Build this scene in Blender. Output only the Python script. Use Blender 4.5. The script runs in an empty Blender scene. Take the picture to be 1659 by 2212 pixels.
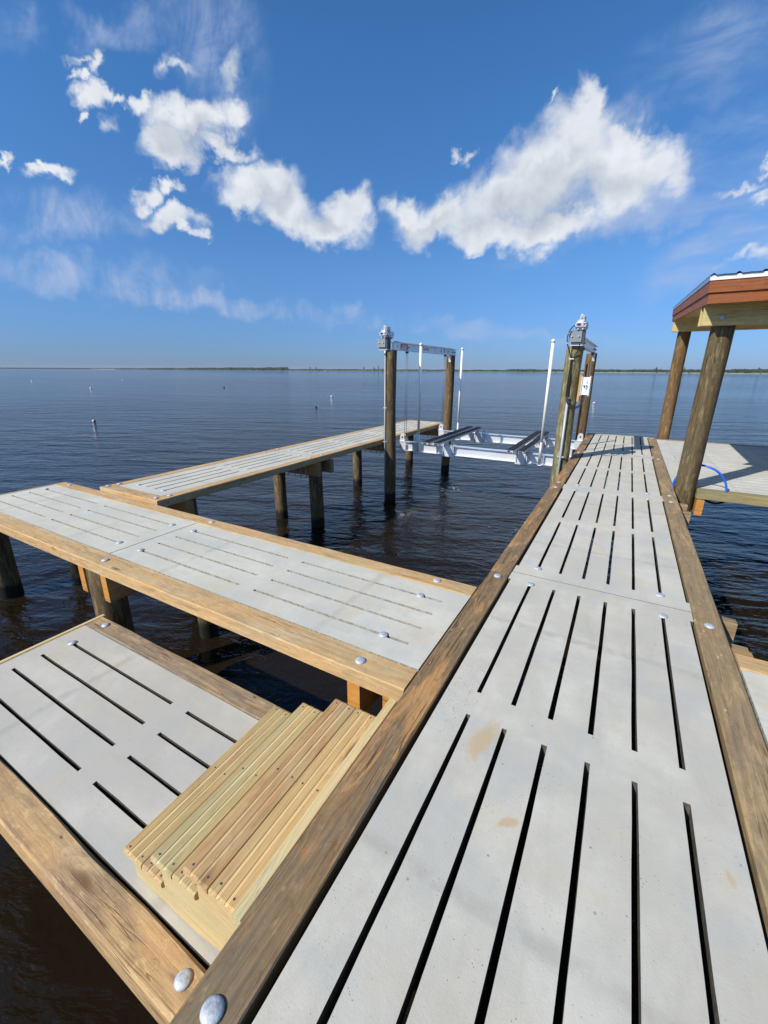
import bpy, math, random
from mathutils import Vector, Matrix
random.seed(7)
C = bpy.context.scene
COL = C.collection
R = math.radians
# ------------------------------------------------------------------ camera
EYE = Vector((0.0, 0.0, 1.55))
F, CX, CY = 900.0, 829.5, 1079.0            # focal length and principal point in units of a 1659 x 2212 picture
PITCH, YAW, ROLL = math.atan(279.0/900.0), R(29.4991), R(0.3)
fw = Vector((-math.sin(YAW)*math.cos(PITCH), math.cos(YAW)*math.cos(PITCH), -math.sin(PITCH)))
rt0 = Vector((math.cos(YAW), math.sin(YAW), 0))
up0 = rt0.cross(fw)
rt = rt0*math.cos(ROLL) + up0*math.sin(ROLL)
up = up0*math.cos(ROLL) - rt0*math.sin(ROLL)
cam = bpy.data.cameras.new('camera'); camo = bpy.data.objects.new('camera', cam); COL.objects.link(camo)
camo.matrix_world = Matrix(((rt.x, up.x, -fw.x, EYE.x), (rt.y, up.y, -fw.y, EYE.y), (rt.z, up.z, -fw.z, EYE.z), (0, 0, 0, 1)))
cam.sensor_fit = 'VERTICAL'; cam.sensor_height = 36.0; cam.lens = 36.0*F/2212.0
cam.shift_y = -27.0/2212.0
cam.clip_start = 0.05; cam.clip_end = 30000
C.camera = camo
def pixdir(x, y):                                   # direction of a point of the picture; used to lay out the sky
    return (fw + rt*((x-CX)/F) - up*((y-CY)/F)).normalized()
# ------------------------------------------------------------------ light
SUN_EL, SUN_AZ = R(39.5), R(30.0)
sunv = Vector((-math.sin(SUN_AZ)*math.cos(SUN_EL), -math.cos(SUN_AZ)*math.cos(SUN_EL), math.sin(SUN_EL)))
sl = bpy.data.lights.new('sun', 'SUN'); sl.energy = 4.3; sl.angle = R(0.55); sl.color = (1.0, 0.955, 0.88)
so = bpy.data.objects.new('sun', sl); COL.objects.link(so)
so.rotation_euler = sunv.to_track_quat('Z', 'Y').to_euler(); so.location = (-20, -30, 30)
C.view_settings.view_transform = 'Standard'; C.view_settings.look = 'None'
C.view_settings.exposure = 0.28; C.view_settings.gamma = 1.0
C.view_settings.use_curve_mapping = False
C.render.engine = 'CYCLES'

class NT:
    def __init__(s, tree): s.t = tree; s.n = tree.nodes; s.l = tree.links
    def node(s, typ, **kw):
        n = s.n.new(typ)
        for k, v in kw.items(): setattr(n, k, v)
        return n
    def put(s, sock, v):
        if v is None: return
        if isinstance(v, bpy.types.NodeSocket): s.l.new(v, sock)
        elif isinstance(v, bpy.types.Node): s.l.new(v.outputs[0], sock)
        else:
            if hasattr(sock.default_value, '__len__') and len(sock.default_value) == 4 and len(v) == 3: v = (*v, 1)
            sock.default_value = v
    def math(s, op, a, b=None, c=None, clamp=False):
        n = s.node('ShaderNodeMath', operation=op, use_clamp=clamp)
        s.put(n.inputs[0], a); s.put(n.inputs[1], b); s.put(n.inputs[2], c)
        return n.outputs[0]
    def vmath(s, op, a, b=None, scale=None):
        n = s.node('ShaderNodeVectorMath', operation=op)
        s.put(n.inputs[0], a); s.put(n.inputs[1], b)
        if scale is not None: s.put(n.inputs['Scale'], scale)
        return n.outputs['Value'] if op in ('DOT_PRODUCT', 'LENGTH') else n.outputs[0]
    def mix(s, f, a, b, typ='MIX'):
        n = s.node('ShaderNodeMix', data_type='RGBA', blend_type=typ)
        s.put(n.inputs[0], f); s.put(n.inputs[6], a); s.put(n.inputs[7], b)
        return n.outputs[2]
    def noise(s, vec, scale=5.0, detail=3.0, rough=0.5, dist=0.0, lac=2.0):
        n = s.node('ShaderNodeTexNoise')
        s.put(n.inputs['Vector'], vec); n.inputs['Scale'].default_value = scale; n.inputs['Detail'].default_value = detail
        n.inputs['Roughness'].default_value = rough; n.inputs['Distortion'].default_value = dist; n.inputs['Lacunarity'].default_value = lac
        return n.outputs[0]
    def vor(s, vec, scale=5.0, feature='F1', rnd=1.0):
        n = s.node('ShaderNodeTexVoronoi', feature=feature)
        s.put(n.inputs['Vector'], vec); n.inputs['Scale'].default_value = scale; n.inputs['Randomness'].default_value = rnd
        return n
    def ramp(s, f, lo, hi, a=0.0, b=1.0, smooth=True):
        n = s.node('ShaderNodeMapRange', interpolation_type='SMOOTHSTEP' if smooth else 'LINEAR')
        s.put(n.inputs[0], f)
        for i, v in enumerate((lo, hi, a, b)): n.inputs[i+1].default_value = v
        return n.outputs[0]
    def mapping(s, vec, loc=(0, 0, 0), rot=(0, 0, 0), scale=(1, 1, 1)):
        n = s.node('ShaderNodeMapping')
        s.put(n.inputs[0], vec); n.inputs[1].default_value = loc; n.inputs[2].default_value = rot; n.inputs[3].default_value = scale
        return n.outputs[0]

# ------------------------------------------------------------------ sky
W = bpy.data.worlds.new('World'); C.world = W; W.use_nodes = True
W.cycles.sampling_method = 'MANUAL'; W.cycles.sample_map_resolution = 256
T = NT(W.node_tree); T.n.clear()
sky = T.node('ShaderNodeTexSky', sky_type='NISHITA')
sky.sun_disc = False; sky.sun_elevation = SUN_EL; sky.sun_rotation = math.atan2(sunv.x, sunv.y)
sky.altitude = 0; sky.air_density = 1.0; sky.dust_density = 0.25; sky.ozone_density = 2.2
dirv = T.node('ShaderNodeTexCoord').outputs['Generated']
dirn = T.vmath('NORMALIZE', dirv)
wn_ = T.node('ShaderNodeTexNoise'); T.put(wn_.inputs['Vector'], dirn)
wn_.inputs['Scale'].default_value = 15.0; wn_.inputs['Detail'].default_value = 6.0; wn_.inputs['Roughness'].default_value = 0.58; wn_.inputs['Distortion'].default_value = 0.15
dirw = T.vmath('ADD', dirn, T.vmath('SCALE', T.vmath('SUBTRACT', wn_.outputs['Color'], (0.5, 0.5, 0.5)), scale=0.115))   # ragged, billowing outlines
def blob(px, py, rx, ry, ang=0.0, d=None):
    d = d or dirw
    """soft ellipse on the sphere of the sky: 1 at its centre, 0 on its rim, negative outside"""
    c = pixdir(px, py)
    ca, sa = math.cos(R(ang)), math.sin(R(ang))
    ex = (pixdir(px+rx*ca, py-rx*sa) - pixdir(px-rx*ca, py+rx*sa))/2
    ey = (pixdir(px+ry*sa, py+ry*ca) - pixdir(px-ry*sa, py-ry*ca))/2
    ex = ex - c*ex.dot(c); ey = ey - c*ey.dot(c)
    n = c
    # reciprocal basis, so that a = 1 at the tip of ex
    den = ex.cross(ey).dot(n)
    ra = ey.cross(n)/den; rb = n.cross(ex)/den
    a = T.vmath('DOT_PRODUCT', d, tuple(ra)); b = T.vmath('DOT_PRODUCT', d, tuple(rb))
    q = T.math('MULTIPLY_ADD', a, a, T.math('MULTIPLY', b, b))
    return q
behind = T.math('MULTIPLY', T.math('LESS_THAN', T.vmath('DOT_PRODUCT', dirn, tuple(fw)), 0.15), 20.0)
def union(bl):
    o = bl[0]
    for x in bl[1:]: o = T.math('SMOOTH_MIN', o, x, 0.30)
    return T.math('SUBTRACT', T.math('SUBTRACT', 1.0, T.math('SQRT', T.math('MAXIMUM', o, 0.0))), behind)
cum = [  # big cloud on the right
 (1190, 365, 200, 92, 32), (1340, 365, 140, 82, 0), (1245, 300, 115, 90, 20), (1110, 430, 190, 66, 18), (960, 480, 125, 48, 8), (880, 470, 52, 34, 0),
 (1430, 360, 72, 66, -10), (1268, 235, 52, 56, 30), (1180, 485, 150, 42, 8), (1060, 500, 110, 34, 10), (1340, 420, 90, 50, 20), (1370, 300, 62, 46, -20),
 # middle pair
 (550, 400, 92, 48, 0), (520, 425, 60, 36, 0), (615, 450, 80, 52, -28), (770, 450, 48, 42, 20), (690, 495, 95, 38, -10), (740, 480, 60, 40, 0),
 # upper left group
 (430, 262, 98, 46, 10), (372, 318, 68, 36, 0), (500, 240, 44, 36, 0), (330, 245, 32, 22, -20), (480, 320, 58, 26, -20),
 (195, 132, 30, 27, 0), (192, 200, 50, 30, -40), (150, 150, 26, 14, -40), (270, 225, 28, 18, 0), (185, 248, 22, 12, 0), (230, 205, 42, 24, -30),
 (308, 412, 40, 28, 0), (372, 402, 26, 18, 20), (375, 472, 72, 26, -8), (420, 495, 32, 14, -20), (110, 374, 48, 20, -12), (85, 365, 20, 14, -20), (15, 350, 18, 14, 0)]
cm = union([blob(*c) for c in cum])
wcum = [(1010, 330, 30, 14, 50), (1180, 205, 26, 8, 55), (1030, 537, 26, 10, 25), (985, 330, 18, 10, 20), (1640, 410, 60, 14, 25), (1600, 395, 70, 12, 22), (1610, 540, 60, 14, 25), (390, 150, 46, 20, 10), (350, 150, 26, 40, 10), (250, 285, 26, 30, 0), (540, 330, 30, 26, 0), (1180, 530, 50, 26, 20), (160, 115, 40, 14, 0), (1660, 345, 30, 8, 25), (490, 160, 30, 60, -20)]
wm = T.math('SUBTRACT', T.math('MULTIPLY', union([blob(*c) for c in wcum]), 0.55), 0.20)
nA = T.noise(dirn, 10.0, 8.0, 0.64, 0.2)
nC = T.noise(T.vmath('ADD', dirn, (7.1, 2.7, 5.4)), 3.4, 3.0, 0.5, 0.0)
nn = T.math('MULTIPLY', T.math('SUBTRACT', nA, 0.5), 3.0)
# fair-weather clouds go on round the rest of the sky
elev = T.node('ShaderNodeSeparateXYZ'); T.put(elev.inputs[0], dirn); ez = elev.outputs[2]
cosv = T.vmath('DOT_PRODUCT', dirn, tuple(fw))
away = T.ramp(cosv, 0.45, 0.25)
gen = T.noise(T.mapping(dirn, loc=(1.3, 4.2, 0.7), scale=(1, 1, 1.7)), 3.2, 4.0, 0.55)
genm = T.math('MULTIPLY', T.math('SUBTRACT', gen, 0.60), 5.0)
genm = T.math('SUBTRACT', T.math('MULTIPLY', genm, 1.0), T.math('MULTIPLY', T.math('SUBTRACT', 1.0, away), 9.0))
genm = T.math('SUBTRACT', genm, T.ramp(ez, 0.16, 0.06, 0.0, 4.0))
base = T.math('MAXIMUM', T.math('MAXIMUM', cm, wm), genm)
basec = T.math('MINIMUM', T.math('MULTIPLY', base, 1.55), 1.25)
dens = T.math('ADD', basec, T.math('MULTIPLY', nn, 0.42))
alpha = T.math('MULTIPLY', T.ramp(dens, -0.42, 0.95), 0.97)
# shading: bumpy sunlit tops, greyer thick lower parts
offs = tuple((Vector((0, 0, 1))*0.022 + rt*(-0.014)))
nA1 = T.noise(dirn, 13.0, 4.0, 0.52, 0.1)
nA2 = T.noise(T.vmath('ADD', dirn, offs), 13.0, 4.0, 0.52, 0.1)
emb = T.math('MULTIPLY', T.math('SUBTRACT', nA1, nA2), 1.5)
shade = union([blob(1150, 450, 230, 52, 14), blob(1250, 405, 180, 50, 6), blob(1190, 375, 110, 34, 25), blob(930, 495, 90, 24, 8), blob(590, 425, 60, 34, -30), blob(700, 480, 80, 24, -10), blob(400, 300, 90, 36, 12)])
shade = T.math('MULTIPLY', T.ramp(T.math('ADD', shade, T.math('MULTIPLY', nn, 0.12)), -0.25, 0.8), T.ramp(nC, 0.25, 0.6, 0.35, 1.0))
lum = T.math('ADD', T.math('SUBTRACT', 0.88, T.math('MULTIPLY', shade, 0.50)), T.math('MULTIPLY', emb, 0.75), clamp=True)
ccol = T.mix(lum, (3.5, 4.0, 4.7), (7.0, 7.25, 7.6))
# cirrus
dirs = T.vmath('ADD', dirn, T.vmath('SCALE', T.vmath('SUBTRACT', wn_.outputs['Color'], (0.5, 0.5, 0.5)), scale=0.25))
cz = T.mapping(dirn, rot=(0.3, 0.5, 0.9), scale=(1.0, 5.5, 2.4))
ci = T.noise(cz, 2.6, 5.0, 0.6, 0.8)
cz2 = T.mapping(dirn, loc=(2, 1, 0), rot=(0.9, 0.1, -0.5), scale=(1.2, 4.5, 2.6))
ci2 = T.noise(cz2, 3.4, 5.0, 0.62, 1.0)
cmask = union([blob(1600, 100, 300, 100, 18), blob(1420, 460, 420, 50, 15), blob(1560, 540, 240, 70, 25), blob(470, 90, 240, 110, -70), blob(180, 60, 200, 60, 0), blob(1600, 330, 180, 100, 20), blob(430, 650, 620, 30, -7), blob(150, 590, 360, 50, -4), blob(900, 700, 420, 24, -5), blob(100, 470, 300, 60, 0)])
cia = T.math('MULTIPLY', T.ramp(cmask, -0.25, 0.8), T.ramp(T.math('MULTIPLY_ADD', ci, 0.6, T.math('MULTIPLY', ci2, 0.4)), 0.38, 0.70))
cia = T.math('MULTIPLY', cia, 0.85)
grade = T.mix(T.ramp(ez, 0.0, 0.20, 0, 1, False), (0.240, 0.395, 0.84), (0.40, 0.68, 1.02))
grade = T.mix(T.ramp(ez, 0.20, 0.45, 0, 1, False), grade, (0.39, 0.82, 1.20))
grade = T.mix(T.ramp(ez, 0.50, 0.90, 0, 1, False), grade, (0.41, 0.70, 0.90))
skyc = T.vmath('MULTIPLY', sky.outputs[0], T.vmath('MULTIPLY', grade, (1.07, 1.04, 1.02)))              # clean, deep blue coastal air
withci = T.mix(cia, skyc, (3.7, 4.5, 6.3))
final = T.mix(alpha, withci, ccol)
bg = T.node('ShaderNodeBackground'); T.put(bg.inputs[0], final); bg.inputs[1].default_value = 0.10
T.l.new(bg.outputs[0], T.node('ShaderNodeOutputWorld').inputs[0])

# ------------------------------------------------------------------ materials
def newmat(name):
    m = bpy.data.materials.new(name); m.use_nodes = True
    t = NT(m.node_tree); t.n.clear()
    p = t.node('ShaderNodeBsdfPrincipled'); o = t.node('ShaderNodeOutputMaterial'); t.l.new(p.outputs[0], o.inputs[0])
    return m, t, p
def bump(t, p, h, strength=0.4, dist=0.01):
    b = t.node('ShaderNodeBump'); b.inputs['Strength'].default_value = strength; b.inputs['Distance'].default_value = dist
    t.put(b.inputs['Height'], h); t.l.new(b.outputs[0], p.inputs['Normal']); return b
def plain(name, col, rough=0.5, metal=0.0, var=0.12, bs=0.0, scale=20.0):
    m, t, p = newmat(name)
    co = t.node('ShaderNodeTexCoord').outputs['Object']
    n = t.noise(co, scale, 5, 0.6)
    c = t.mix(t.ramp(n, 0.3, 0.7), tuple(x*(1-var) for x in col), tuple(min(1, x*(1+var)) for x in col))
    t.put(p.inputs['Base Color'], c)
    t.put(p.inputs['Roughness'], t.ramp(n, 0.2, 0.8, max(0.02, rough-var*0.6), min(1, rough+var*0.6))); p.inputs['Metallic'].default_value = metal
    if bs: bump(t, p, t.noise(co, scale*3, 4, 0.6), bs, 0.003)
    return m
def wood(name, light, dark, weather=None, wamt=0.0, patch=None, pamt=0.0, knots=0.5, gscale=1.0, axis='X', rough=0.72, bands=0.5, bs=0.5, wet=False, chips=0.0, rugged=0.7):
    """grain runs along the object's own X (or Z) axis"""
    m, t, p = newmat(name)
    tc = t.node('ShaderNodeTexCoord').outputs['Object']
    info = t.node('ShaderNodeObjectInfo')
    rnd = info.outputs['Random']
    off = t.node('ShaderNodeCombineXYZ')
    t.put(off.inputs[0], t.math('MULTIPLY', rnd, 37.0)); t.put(off.inputs[1], t.math('MULTIPLY', rnd, 91.0)); t.put(off.inputs[2], t.math('MULTIPLY', rnd, 53.0))
    if axis == 'Z': tc = t.mapping(tc, rot=(0, R(90), 0))
    co = t.vmath('ADD', tc, off.outputs[0])
    # knots push the grain aside
    kc = t.mapping(co, scale=(1.5, 6.5, 6.5))
    v = t.vor(kc, 1.0)
    kd = v.outputs['Distance']
    kmask = t.ramp(kd, 0.42, 0.05)
    gs = 40.0*gscale
    warp = t.noise(t.mapping(co, scale=(0.9, 5, 5)), 1.3, 2, 0.5)
    wv = t.mapping(co, scale=(0.5, gs, gs))
    wv = t.vmath('ADD', wv, t.vmath('SCALE', (0, 1, 1), scale=t.math('MULTIPLY_ADD', warp, 3.2, t.math('MULTIPLY', kmask, 2.2*knots))))
    g1 = t.noise(wv, 1.0, 6, 0.7)
    rings = t.node('ShaderNodeTexWave', wave_type='BANDS', bands_direction='DIAGONAL', wave_profile='SAW')
    t.put(rings.inputs['Vector'], t.mapping(wv, scale=(0.12, 1, 1))); rings.inputs['Scale'].default_value = 0.42; rings.inputs['Distortion'].default_value = 1.6; rings.inputs['Detail'].default_value = 2; rings.inputs['Detail Scale'].default_value = 0.6
    fine = t.noise(t.mapping(co, scale=(2.5, 220, 220)), 1.0, 3, 0.6)
    blot = t.noise(t.mapping(co, scale=(5, 14, 14)), 1.0, 4, 0.65)
    g = t.math('ADD', t.math('MULTIPLY', g1, 0.62-bands*0.35), t.math('ADD', t.math('MULTIPLY', rings.outputs[0], bands*0.35), t.math('MULTIPLY', blot, 0.38)))
    col = t.mix(t.ramp(g, 0.28, 0.74, 0, 1, False), light, dark)
    col = t.mix(t.ramp(fine, 0.45, 0.75, 0.0, 0.4), col, tuple(x*0.6 for x in dark))
    big = t.noise(t.mapping(co, scale=(0.8, 3, 3)), 2.0, 4, 0.55)
    hue = t.mix(t.ramp(big, 0.3, 0.7), (1.10, 1.0, 0.90), (0.90, 0.98, 1.02))
    col = t.mix(0.8, col, hue, 'MULTIPLY')
    if patch:
        pn = t.noise(t.mapping(co, loc=(5, 3, 1), scale=(1.0, 5, 5) if axis == 'X' else (3.0, 15, 15)), 1.5, 5, 0.62, 0.6)
        col = t.mix(t.math('MULTIPLY', t.ramp(pn, 0.56-0.1*pamt, 0.68-0.1*pamt), min(1, pamt*1.4)), col, t.mix(t.ramp(g, 0.3, 0.7), patch, tuple(x*0.62 for x in patch)))
    if weather:
        wn = t.noise(t.mapping(co, loc=(9, 1, 4), scale=(1.6, 8, 8)), 1.6, 6, 0.65, 0.4)
        col = t.mix(t.ramp(wn, 0.62-0.35*wamt, 0.80-0.35*wamt, 0, min(1, 0.45+wamt*0.5)), col, t.mix(t.ramp(g1, 0.3, 0.7), weather, tuple(x*0.55 for x in weather)))
    sc_ = t.noise(t.mapping(co, scale=(14, 34, 34)), 1.0, 6, 0.75)
    col = t.mix(t.ramp(sc_, 0.52, 0.70, 0, 0.60*rugged), col, tuple(min(1, x*1.3) for x in light))
    col = t.mix(t.ramp(sc_, 0.46, 0.30, 0, 0.50*rugged), col, tuple(x*0.6 for x in dark))
    ck = t.noise(t.mapping(co, loc=(2, 8, 3), scale=(1.3, 38, 38)), 1.0, 2, 0.5)
    ckm = t.math('MULTIPLY', t.ramp(t.math('ABSOLUTE', t.math('SUBTRACT', ck, 0.5)), 0.022, 0.004), t.ramp(t.noise(t.mapping(co, scale=(1.5, 6, 6)), 1.0, 2), 0.50, 0.60))
    col = t.mix(t.math('MULTIPLY', ckm, 0.75*rugged), col, (dark[0]*0.3, dark[1]*0.25, dark[2]*0.22))
    nk = t.vor(t.mapping(co, scale=(9, 22, 22)), 1.0)
    nkc = t.node('ShaderNodeSeparateColor'); t.put(nkc.inputs[0], nk.outputs['Color'])
    nkm = t.math('MULTIPLY', t.ramp(nk.outputs['Distance'], 0.16, 0.10), t.math('GREATER_THAN', nkc.outputs[1], 0.86))
    col = t.mix(t.math('MULTIPLY', nkm, 0.8*rugged), col, (dark[0]*0.35, dark[1]*0.3, dark[2]*0.25))
    if chips:
        ch = t.vor(t.mapping(co, scale=(7, 14, 14)), 1.3)
        cn = t.noise(co, 60, 3, 0.6)
        f = t.math('MULTIPLY', t.ramp(t.math('ADD', ch.outputs['Distance'], t.math('MULTIPLY', cn, 0.25)), 0.27, 0.2), chips)
        f = t.math('MULTIPLY', f, t.ramp(t.noise(co, 2.2, 2), 0.5, 0.6))
        col = t.mix(f, col, tuple(min(1, x*1.5) for x in light))
    kcore = t.ramp(t.math('ADD', kd, t.math('MULTIPLY', fine, 0.06)), 0.16*knots+0.03, 0.05*knots+0.01)
    pick = t.math('GREATER_THAN', t.node('ShaderNodeSeparateColor').outputs[0], 0.5)
    sc = t.n[-1] if False else None
    sepn = t.node('ShaderNodeSeparateColor'); t.put(sepn.inputs[0], v.outputs['Color'])
    kk = t.math('MULTIPLY', kcore, t.math('GREATER_THAN', sepn.outputs[0], 1-0.55*knots))
    col = t.mix(t.math('MULTIPLY', kk, 0.8), col, (dark[0]*0.28, dark[1]*0.2, dark[2]*0.16))
    spl = t.noise(co, 90, 2, 0.5)
    col = t.mix(t.ramp(spl, 0.70, 0.76, 0, 0.45), col, (0.03, 0.02, 0.015))
    if wet:                                              # tide line on the piles
        pz = t.node('ShaderNodeSeparateXYZ'); t.put(pz.inputs[0], t.node('ShaderNodeNewGeometry').outputs['Position'])
        zz = t.math('ADD', pz.outputs[2], t.math('MULTIPLY', t.noise(tc, 14, 4, 0.6), 0.16))
        wetf = t.ramp(zz, -1.08, -1.15)
        col = t.mix(wetf, col, (0.012, 0.010, 0.006))
    t.put(p.inputs['Base Color'], col)
    t.put(p.inputs['Roughness'], t.ramp(g1, 0.2, 0.8, rough-0.1, rough+0.12))
    p.inputs['Specular IOR Level'].default_value = 0.35
    h = t.math('ADD', t.math('MULTIPLY', g, 0.6), t.math('ADD', t.math('MULTIPLY', fine, 0.5), t.math('ADD', t.math('MULTIPLY', kk, -0.8), t.math('ADD', t.math('MULTIPLY', sc_, 0.9*rugged), t.math('MULTIPLY', ckm, -1.2)))))
    bump(t, p, h, bs, 0.004)
    return m
def concrete(name, col, stain=0.5, spots=()):
    m, t, p = newmat(name)
    pos = t.node('ShaderNodeNewGeometry').outputs['Position']
    oc = t.node('ShaderNodeTexCoord').outputs['Object']
    rnd = t.node('ShaderNodeObjectInfo').outputs['Random']
    big = t.noise(pos, 1.6, 5, 0.6, 0.3); mid = t.noise(pos, 9, 5, 0.65); fine = t.noise(pos, 130, 3, 0.7)
    c = t.mix(t.ramp(big, 0.38, 0.62), tuple(x*0.88 for x in col), tuple(min(1, x*1.09) for x in col))
    c = t.mix(t.ramp(t.noise(pos, 4.2, 6, 0.68, 0.7), 0.40, 0.68, 0, 0.55), c, tuple(x*0.86 for x in col))
    c = t.mix(t.ramp(mid, 0.35, 0.75, 0, 0.45), c, tuple(x*0.84 for x in col))
    c = t.mix(t.ramp(t.noise(pos, 38, 4, 0.7), 0.5, 0.8, 0, 0.3), c, tuple(x*0.7 for x in col))
    c = t.mix(t.math('MULTIPLY', rnd, 0.35), c, (col[0]*0.86, col[1]*0.87, col[2]*0.89))
    yl = t.noise(t.vmath('ADD', pos, (4.4, 1.1, 0)), 3.3, 6, 0.7, 0.5)
    c = t.mix(t.ramp(yl, 0.48, 0.66, 0, 0.5*stain), c, (0.54, 0.46, 0.31))
    bl = t.noise(t.vmath('ADD', pos, (1.4, 7.1, 0)), 2.4, 5, 0.6)
    c = t.mix(t.ramp(bl, 0.50, 0.66, 0, 0.5), c, (col[0]*0.76, col[1]*0.81, col[2]*0.90))
    # faint damp bands across the slab over its inner ribs
    sx = t.node('ShaderNodeSeparateXYZ'); t.put(sx.inputs[0], t.vmath('ADD', oc, t.vmath('SCALE', (1, 1, 1), scale=t.math('MULTIPLY', t.math('SUBTRACT', mid, 0.5), 0.05))))
    ax = t.math('ABSOLUTE', t.math('SUBTRACT', t.math('ABSOLUTE', sx.outputs[0]), 0.78))
    c = t.mix(t.math('MULTIPLY', t.ramp(ax, 0.045, 0.008), t.ramp(mid, 0.35, 0.6, 0.1, 0.5)), c, tuple(x*0.66 for x in col))
    # trodden dirt and wiped water marks
    sm = t.noise(t.mapping(oc, scale=(1.6, 7, 1)), 1.0, 6, 0.7, 0.8)
    c = t.mix(t.ramp(sm, 0.50, 0.72, 0, 0.30), c, (col[0]*0.72, col[1]*0.70, col[2]*0.68))
    # tiny pits
    v = t.vor(pos, 55.0); sp = t.ramp(t.math('ADD', v.outputs['Distance'], t.math('MULTIPLY', t.noise(pos, 6, 2), 0.35)), 0.265, 0.20)
    c = t.mix(t.math('MULTIPLY', sp, 0.55), c, tuple(x*0.36 for x in col))
    v2 = t.vor(pos, 9.0); sp2 = t.ramp(t.math('ADD', v2.outputs['Distance'], t.math('MULTIPLY', fine, 0.1)), 0.105, 0.075)
    c = t.mix(t.math('MULTIPLY', sp2, 0.6), c, tuple(x*0.3 for x in col))
    for (x, y, rx, ry, a, colr, amt) in spots:           # mud smears and tar specks that lie on the concrete
        q = t.mapping(t.vmath('SUBTRACT', pos, (x, y, 0)), rot=(0, 0, -a))
        q = t.vmath('MULTIPLY', q, (1/rx, 1/ry, 0))
        d = t.math('ADD', t.vmath('LENGTH', q), t.math('MULTIPLY', t.math('SUBTRACT', t.noise(t.mapping(pos, scale=(2.2, 0.8, 1)), 20, 8, 0.75), 0.5), 2.6))
        f = t.ramp(d, 1.25, 0.45, 0, amt)
        if colr[0] < 0.1:
            vv = t.vor(pos, 120.0); f = t.math('MULTIPLY', f, t.ramp(t.math('ADD', vv.outputs['Distance'], t.math('MULTIPLY', t.noise(pos, 25, 2), 0.5)), 0.46, 0.38))
        c = t.mix(f, c, colr)
    t.put(p.inputs['Base Color'], c); p.inputs['Roughness'].default_value = 0.82; p.inputs['Specular IOR Level'].default_value = 0.3
    h = t.math('ADD', t.math('MULTIPLY', fine, 0.4), t.math('ADD', t.math('MULTIPLY', mid, 0.5), t.math('MULTIPLY', sp, -0.9)))
    bump(t, p, h, 0.45, 0.004)
    return m
M = {}
M['conc'] = concrete('pale_concrete', (0.57, 0.545, 0.47), stain=0.8)
M['conc_near'] = concrete('pale_concrete_smeared', (0.545, 0.52, 0.445), spots=((-0.325, 1.47, 0.045, 0.13, -0.25, (0.50, 0.36, 0.20), 0.75), (-0.14, 1.17, 0.018, 0.045, -0.9, (0.50, 0.34, 0.18), 0.7), (-0.50, 1.70, 0.10, 0.28, 0.0, (0.03, 0.03, 0.03), 0.9), (0.52, 1.35, 0.012, 0.03, 0.4, (0.5, 0.36, 0.2), 0.6)))
M['conc_grey'] = concrete('grey_concrete', (0.59, 0.57, 0.485), stain=0.8)
M['conc_low'] = concrete('lower_concrete', (0.52, 0.495, 0.435), stain=0.6)
M['conc_wide'] = concrete('platform_concrete', (0.60, 0.585, 0.53), stain=0.2)
M['slotwall'] = plain('dirty_shaded_slot_edge', (0.07, 0.06, 0.045), 0.95, 0, 0.35, 0.5, 45)  # dirty slot walls, darkened further to put the slot shadow into the colour
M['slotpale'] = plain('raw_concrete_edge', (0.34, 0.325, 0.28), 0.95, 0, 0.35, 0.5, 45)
M['tan'] = wood('fresh_tan_timber', (0.62, 0.42, 0.205), (0.44, 0.27, 0.12), patch=(0.66, 0.50, 0.29), pamt=0.5, weather=(0.42, 0.29, 0.165), wamt=0.3, knots=0.8, rugged=0.8)
M['tan2'] = wood('tan_timber_knotty', (0.58, 0.39, 0.195), (0.40, 0.25, 0.12), patch=(0.58, 0.43, 0.235), pamt=0.5, weather=(0.34, 0.235, 0.145), wamt=0.5, knots=1.2, rugged=1.0)
M['dark'] = wood('weathered_dark_timber', (0.31, 0.21, 0.11), (0.14, 0.09, 0.046), patch=(0.56, 0.30, 0.115), pamt=0.72, weather=(0.235, 0.185, 0.12), wamt=0.35, knots=0.9, chips=0.6, rugged=1.0)
M['brown'] = wood('weathered_brown_timber', (0.36, 0.26, 0.145), (0.22, 0.15, 0.08), patch=(0.52, 0.36, 0.18), pamt=0.65, weather=(0.28, 0.22, 0.145), wamt=0.45, knots=0.8, chips=1.0, rugged=1.0)
M['oldpatch'] = wood('weathered_split_timber', (0.38, 0.28, 0.175), (0.22, 0.155, 0.095), patch=(0.60, 0.41, 0.22), pamt=0.65, weather=(0.28, 0.235, 0.175), wamt=0.5, knots=1.3, chips=0.5, rugged=1.0)
M['fresh'] = wood('fresh_yellow_pine', (0.72, 0.57, 0.305), (0.56, 0.40, 0.185), patch=(0.70, 0.47, 0.25), pamt=0.4, knots=0.9, gscale=1.6, bs=0.35, rugged=0.25)
M['freshr'] = wood('fresh_orange_pine', (0.69, 0.52, 0.28), (0.55, 0.34, 0.155), patch=(0.66, 0.40, 0.19), pamt=0.75, knots=1.1, gscale=1.6, bs=0.35, rugged=0.25)
M['freshg'] = wood('fresh_greenish_pine', (0.71, 0.585, 0.325), (0.55, 0.415, 0.195), patch=(0.66, 0.60, 0.37), pamt=0.5, knots=1.2, gscale=1.6, bs=0.35, rugged=0.25)
M['cap'] = wood('cap_beam_timber', (0.42, 0.27, 0.12), (0.26, 0.15, 0.06), weather=(0.28, 0.2, 0.11), wamt=0.2, knots=0.5)
M['end'] = wood('orange_end_grain', (0.62, 0.30, 0.07), (0.45, 0.20, 0.045), knots=0.2, gscale=0.6, bs=0.6)
M['green'] = wood('greenish_treated_timber', (0.33, 0.285, 0.14), (0.22, 0.18, 0.085), weather=(0.40, 0.30, 0.16), wamt=0.4, knots=0.4)
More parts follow.
